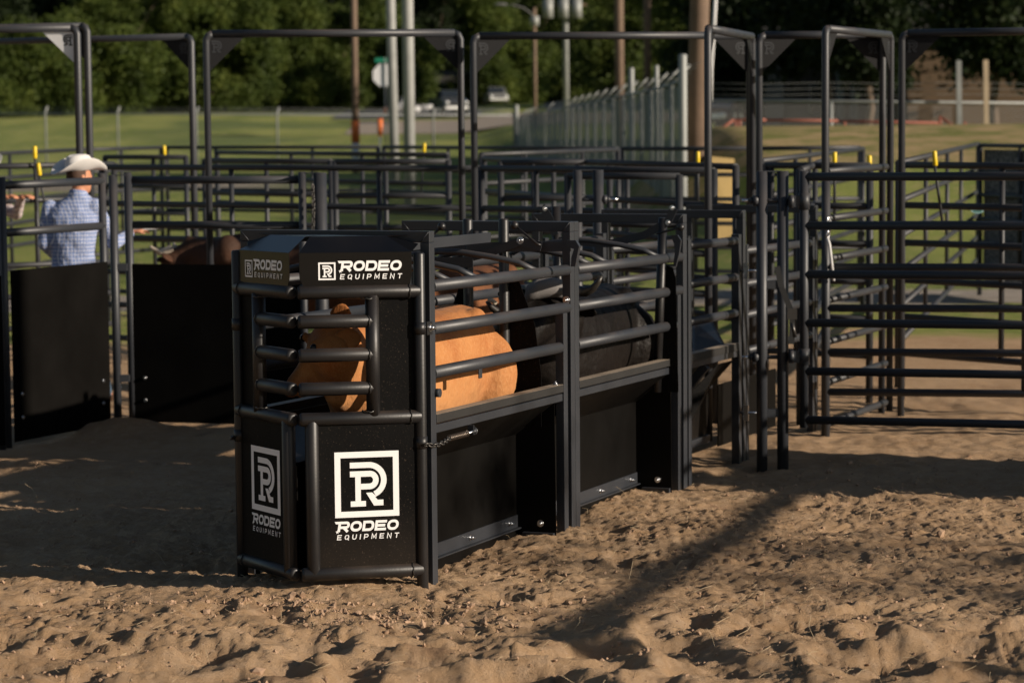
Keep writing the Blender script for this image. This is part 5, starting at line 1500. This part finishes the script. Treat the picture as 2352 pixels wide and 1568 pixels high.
M['link_far'] = link_mat("chain_link_far", .075, .012); M['link'] = link_mat("chain_link", .085, .06)

t = thing("chain_link_fence", "long chain link fence along the far side of the left field", "fence", (-22, 117, 0))
pxs = [-65, 113, 278, 458, 643, 822, 1000]
for px in pxs + [1185]:
    X = (px - 1176) / 6000 * 117; zt = 2.5 - .3 * (px / 1176)
    m = MB(); m.tube([(X, 117, -.1), (X, 117, zt + .05), (X + .10, 117, zt + .32)], .045, n=8); m.build("post", M['galv'], t)
m = MB(); m.tube([((-65 - 1176) / 6000 * 117, 117, 2.51), ((1185 - 1176) / 6000 * 117, 117, 2.2)], .035, n=8); m.build("top_rail", M['galv'], t)
m = MB()
for k in range(3): m.tube([((-65 - 1176) / 6000 * 117 + .05, 117, 2.60 + .09 * k), ((1185 - 1176) / 6000 * 117 + .05, 117, 2.3 + .09 * k)], .008, n=4)
m.build("barbed_wire", M['galv'], t)
m = MB(); m._add([((-65 - 1176) / 6000 * 117, 117, .02), ((1185 - 1176) / 6000 * 117, 117, .02), ((1185 - 1176) / 6000 * 117, 117, 2.2), ((-65 - 1176) / 6000 * 117, 117, 2.5)], [(0, 1, 2, 3)]); m.build("mesh_panel", M['link_far'], t)

# slatted fence running from the corner towards the big pole
M['slat'] = paint("grey_green_slats", (.19, .20, .17), .7, bump=.1)
t = thing("slatted_fence", "tall slatted chain fence with slanting barbed wire arms", "fence", (.2, 117, 0))
path = [(1187, 117, 272), (1250, 92, 258), (1330, 75, 243), (1440, 60, 219), (1508, 51, 205), (1569, 44, 186)]
P3 = []
for px, Y, y in path: P3.append(PX(px, y, Y))
slat = MB(); topr = MB()
for i in range(len(P3) - 1):
    a, b_ = P3[i], P3[i + 1]; L_ = math.hypot(b_.x - a.x, b_.y - a.y); n = int(L_ / .11)
    topr.tube([a, b_], .032, n=8)
    for k in range(n):
        f = (k + .5) / n; q = a.lerp(b_, f); e = (b_ - a).normalized() * .045
        g = min(gz(q.x, q.y), q.z - .5) - .3
        slat._add([(q.x - e.x, q.y - e.y, g), (q.x + e.x, q.y + e.y, g), (q.x + e.x, q.y + e.y, q.z - .05), (q.x - e.x, q.y - e.y, q.z - .05)], [(0, 1, 2, 3)])
slat.build("slats", M['slat'], t); topr.build("top_rail", M['galv'], t)
tot = [0]
for i in range(len(P3) - 1): tot.append(tot[-1] + (P3[i + 1] - P3[i]).length)
def along(s):
    for i in range(len(P3) - 1):
        if s <= tot[i + 1] or i == len(P3) - 2: return P3[i].lerp(P3[i + 1], (s - tot[i]) / (tot[i + 1] - tot[i]))
ns = 26
for k in range(ns + 1):
    q = along(tot[-1] * k / ns); tall = k in (0, ns) 
    m = MB(); m.tube([(q.x, q.y, gz(q.x, q.y) - .5), (q.x, q.y, q.z + .02)], .036, n=8)
    if not tall: m.tube([(q.x, q.y, q.z), (q.x + .33, q.y - .05, q.z + .34)], .022, n=6)
    m.build("post", M['galv'], t)
for px, Y, yt, r in ((1450, 59, 158, .062), (1508, 51, 152, .045), (1568, 44, 128, .072), (1186, 117, 243, .10)):
    q = PX(px, yt, Y); m = MB(); m.tube([(q.x, Y, gz(q.x, Y) - .4), (q.x, Y, q.z)], r, n=10, dome=True)
    m.build("tall_post", M['galv'], t)
m = MB()
for d in (.12, .22, .32):
    m.tube([(p.x + d, p.y - .05, p.z + d) for p in P3], .006, n=4)
m.build("barbed_wire", M['galv'], t)

# right hand chain link fence beyond the bank
t = thing("chain_link_fence", "chain link fence on the bank before the tan building", "fence", (8, 60, 1.1))
xa, xb = (1600 - 1176) / 100.0, 13.4
m = MB(); m.tube([(xa, 60, 2.49), (xb, 60, 2.32)], .032, n=10); m.build("top_rail", M['galv'], t)
m = MB(); m._add([(xa, 60.03, .9), (xb, 60.03, .9), (xb, 60.03, 2.32), (xa, 60.03, 2.49)], [(0, 1, 2, 3)]); m.build("mesh_panel", M['link'], t)
for x in (4.3, 7.35, 10.3, 13.3):
    m = MB(); m.tube([(x, 60, .8), (x, 60, 2.4)], .04, n=8); m.build("post", M['galv'], t)
m = MB()
for k in range(3): m.tube([(xa + .02 * k, 60, 2.62 + .13 * k)] + [(xa + 1.5 * j, 60, 2.62 + .13 * k - .03 * (j % 2) - .012 * j) for j in range(1, 7)], .006, n=4)
m.build("barbed_wire", M['galv'], t)
for px, yt, lb, mt in ((2204, 140, "grey square post standing at the chain fence on the bank", 'galv'), (2266, 139, "pale wooden post standing at the chain fence on the bank", 'fencepost')):
    M.setdefault('fencepost', paint("pale_fence_wood", (.42, .33, .22), .8, bump=.4, scale=30))
    q = PX(px, yt, 59.5); b_ = PX(px, 292, 59.5)
    m = MB(); m.bar((q.x + .02, 59.5, .9), (q.x - .02, 59.5, q.z), .11, .09, up=(0, 1, 0)); m.bar((q.x - .02, 59.5, q.z), (q.x - .02, 59.5, q.z + .01), .09, .07, up=(0, 1, 0))
    tag(m.build("wooden_post", M[mt]), lb, "post")
M['pink'] = paint("faded_red_pipe", (.26, .085, .055), .7)
t = thing("pipe_barrier", "faded red pipe barrier along the top of the bank", "barrier", PX(1900, 290, 54.5))
pl = [(1632, 314), (1686, 275), (1760, 276), (1925, 278), (2157, 283), (2159, 268), (2236, 322)]
m = MB(); pp = [PX(x, y, 54.5) for x, y in pl]
for i in range(len(pp) - 1): m.tube([pp[i], pp[i + 1]], .028, n=8)
m.build("rail", M['pink'], t)
for x, y in ((1690, 274), (1699, 274), (2160, 268), (2216, 280), (1940, 280)):
    m = MB(); m.tube([PX(x, y, 54.5), PX(x, y + 48, 54.5)], .03, n=8); m.build("post", M['pink'], t)

# ------------------------------------------------------------------ buildings
M['tanwall'] = paint("tan_stucco", (.105, .068, .036), .9, bump=.3, scale=20)
M['roof'] = paint("dark_shingle", (.05, .045, .04), .9, bump=.4)
M['glass'] = paint("dark_window_glass", (.02, .025, .03), .08, bump=0, spec=.8)
M['teal'] = paint("pale_teal_siding", (.16, .20, .21), .8, bump=.3)
M['trimw'] = paint("white_trim", (.2, .2, .2), .6)
def house(label, X0, X1, Y, D_, z0, zt, wall, roofh, wins, name="house", ov=.5, cat="building"):
    t = thing(name, label, cat, ((X0 + X1) / 2, Y, z0))
    m = MB(); m.box((X0, Y, z0), (X1, Y + D_, zt)); m.build("wall", M[wall], t)
    m = MB(); ym = Y + D_ / 2
    a = [(X0 - ov, Y - ov, zt + .02), (X1 + ov, Y - ov, zt + .02), (X1 + ov, ym, zt + roofh), (X0 - ov, ym, zt + roofh)]
    m.prism(a, (0, 0, .12)); m.prism([(X0 - ov, ym + .01, zt + roofh), (X1 + ov, ym + .01, zt + roofh), (X1 + ov, Y + D_ + ov, zt + .02), (X0 - ov, Y + D_ + ov, zt + .02)], (0, 0, .12)); m.build("roof", M['roof'], t, clean=True)
    for (x, z, w, h, kind) in wins:
        m = MB(); m.box((x - w / 2 - .06, Y - .05, z - .06), (x + w / 2 + .06, Y - .002, z + h + .06)); f = m.build(kind, M['trimw'], t)
        m = MB(); m.box((x - w / 2, Y - .06, z), (x + w / 2, Y - .0525, z + h)); m.build("pane" if kind == "window" else "door_leaf", M['glass'], f)
    return t
house("long tan building with a dark roof behind the bank fence", PX(2085, 150, 98).x, 34, 98, 9, .8, PX(2200, 92, 98).z, 'tanwall', 1.8, [(20.5, 2.2, 1.2, 1.3, "window")], name="building")
t = house("small dark house with a porch left of the tan building", PX(1800, 150, 106).x, PX(2060, 150, 106).x, 106, 8, .9, PX(1900, 130, 106).z, 'roof', 1.2, [(12.6, 2.2, .9, 1.1, "window"), (15.0, 1.6, .9, 1.8, "doorway")])
for px in (1930, 1962, 2010):
    x = PX(px, 200, 102).x; m = MB(); m.box((x - .12, 101.9, .9), (x + .12, 102.1, PX(px, 128, 102).z)); m.build("porch_post", M['teal'], t)
m = MB(); a = PX(1920, 128, 102); b_ = PX(2020, 128, 102); m.prism([(a.x - .3, 101.5, a.z), (b_.x + .3, 101.5, a.z), (b_.x + .3, 106, a.z + .5), (a.x - .3, 106, a.z + .5)], (0, 0, .1)); m.build("porch_roof", M['trimw'], t, clean=True)
house("pale blue grey house behind the parked truck", PX(985, 200, 236).x, PX(1110, 200, 236).x, 236, 9, 2.6, PX(1040, 200, 236).z, 'teal', 1.4, [(-6.1, 3.3, .9, 1.3, "window"), (-4.9, 3.2, .8, 1.3, "window")])

# ------------------------------------------------------------------ vehicles
M['tyre'] = paint("tyre_rubber", (.02, .02, .02), .8)
def vehicle(name, label, X, Y, z, yaw, col, L_=4.4, Wd=1.8, H=1.45, truck=False, metal=.3):
    key = "carpaint_" + label[:12].replace(" ", "_"); M[key] = paint(key, col, .3, metal=metal, bump=0, mott=.05, coat=.5)
    t = thing(name, label, "truck" if truck else "car", (X, Y, z)); 
    c, s = math.cos(yaw), math.sin(yaw)
    def mp_(x, y, w): return (X + c * x - s * y, Y + s * x + c * y, z + w)     # x forward
    def ring(x, hw, lo, hi): return [mp_(x, -hw, lo), mp_(x, -hw, (lo + hi) / 2), mp_(x, -hw * .9, hi), mp_(x, hw * .9, hi), mp_(x, hw, (lo + hi) / 2), mp_(x, hw, lo)]
    def skin(rs, m):
        vs = [v for r in rs for v in r]; n = 6
        fs = [(i * n + k, i * n + (k + 1) % n, (i + 1) * n + (k + 1) % n, (i + 1) * n + k) for i in range(len(rs) - 1) for k in range(n)] + [tuple(range(n))[::-1], tuple(range((len(rs) - 1) * n, len(rs) * n))]
        m._add(vs, fs)
    h = Wd / 2; bh = H * (.62 if not truck else .66); f = L_ / 2
    m = MB(); skin([ring(-f, h * .88, .35, bh * .85), ring(-f + .15, h, .25, bh), ring(-.1, h, .25, bh), ring(f - 1.2, h, .25, bh * .98), ring(f - .25, h * .97, .25, bh * .85), ring(f, h * .86, .35, bh * .68)], m)
    body = m.build("body", M[key], t, bevel=.03, clean=True)
    m = MB(); ca, cb = (-f + .35, f - 1.1) if not truck else (-.6, f - 1.2)
    skin([ring(ca, h * .84, bh - .02, bh + .02), ring(ca + .45, h * .78, bh - .02, H), ring(cb - .75, h * .78, bh - .02, H), ring(cb, h * .84, bh - .02, bh + .02)], m); cb_ = m.build("cabin", M[key], t, bevel=.03, clean=True)
    m = MB()
    y1 = h * .72
    m._add([mp_(cb - .02, -y1, bh + .05), mp_(cb - .02, y1, bh + .05), mp_(cb - .66, y1 * .9, H - .06), mp_(cb - .66, -y1 * .9, H - .06)], [(0, 1, 2, 3)]); 
    m.v = [(a + c * .05, b + s * .05, w + .02) for a, b, w in m.v]; m.build("windscreen", M['glass'], cb_)
    for sy_ in (-1, 1):
        m = MB(); m._add([mp_(ca + .35, sy_ * (h * .84 + .01), bh + .06), mp_(cb - .3, sy_ * (h * .84 + .01), bh + .06), mp_(cb - .75, sy_ * (h * .79 + .01), H - .07), mp_(ca + .55, sy_ * (h * .79 + .01), H - .07)], [(0, 1, 2, 3)]); m.build("side_window", M['glass'], cb_)
        for xx in (f - .85, -f + .85):
            m = MB(); m.tube([mp_(xx, sy_ * (h - .2), .33), mp_(xx, sy_ * (h + .01), .33)], .33, n=18); w_ = m.build("wheel", M['tyre'], t)
            m = MB(); m.tube([mp_(xx, sy_ * (h + .01), .33), mp_(xx, sy_ * (h + .025), .33)], .19, n=14); m.build("rim", M['grey_metal'], w_)
        m = MB(); m.ball(mp_(f - .03, sy_ * h * .68, bh * .72), .14, sc=(1, 1, .7)); m.build("headlight", M['white'], t)
    m = MB(); m.bar(mp_(f - .02, -h * .48, bh * .62), mp_(f - .02, h * .48, bh * .62), .06, .18); m.build("grille", M['tyre'], t)
    m = MB(); m.bar(mp_(f + .02, -h * .8, .42), mp_(f + .02, h * .8, .42), .1, .16); m.build("bumper", M['grey_metal'], t)
    return t
q = PX(1030, 262, 178); vehicle("pickup_truck", "dark grey pickup truck facing the camera beside the far road", q.x, 178, q.z, -math.pi / 2 + .25, (.07, .075, .08), 5.0, 1.9, 1.6, truck=True)
q = PX(1140, 240, 215); vehicle("parked_car", "white car facing the camera, parked beyond the far road", q.x, 215, q.z, -math.pi / 2 + .1, (.34, .34, .32), 4.3, 1.75, 1.4)
q = PX(945, 262, 170); vehicle("parked_car", "white car half hidden behind the two pale poles", q.x, 170, q.z, .15, (.32, .32, .32), 2.4, 1.5, 1.1)
q = PX(1648, 282, 84); vehicle("parked_car", "dark red car beyond the bank fence near the wooden pole", q.x, 84, q.z - .2, -math.pi / 2 - .3, (.06, .004, .005), 2.6, 1.3, .95)

# ------------------------------------------------------------------ unseen objects added out at the right to throw the long shadows
t = thing("utility_pole", "unseen thick pole added on the right of the arena for its shadow", "utility pole", (8.9, 12.5, 0), "wooden utility poles")
m = MB(); m.tube([(8.9, 12.5, -.2), (8.9, 12.5, 8.0)], [.24, .2], n=14); m.build("shaft", M['wood'], t)
t = thing("shadow_fence", "unseen fence rail added on the right to cast the diagonal shadow", "fence", (5.5, 10.5, 0))
a = Vector((6.65, 13.6, 0)); b_ = Vector((4.75, 8.6, 0))
m = MB(); m.tube([a + Vector((0, 0, 1.72)), b_ + Vector((0, 0, 1.68))], .046, n=8); m.build("top_rail", M['wood'], t)
for k in (0, 2):
    q = a.lerp(b_, k / 2); m = MB(); m.tube([q + Vector((0, 0, -.1)), q + Vector((0, 0, 1.8))], .04, n=8); m.build("post", M['tube_far'], t)
sheet_gate("unseen sheeted gate added on the right to shade a strip of sand", (4.72, 13.75), (4.85, 15.8), 1.72, 1.22)
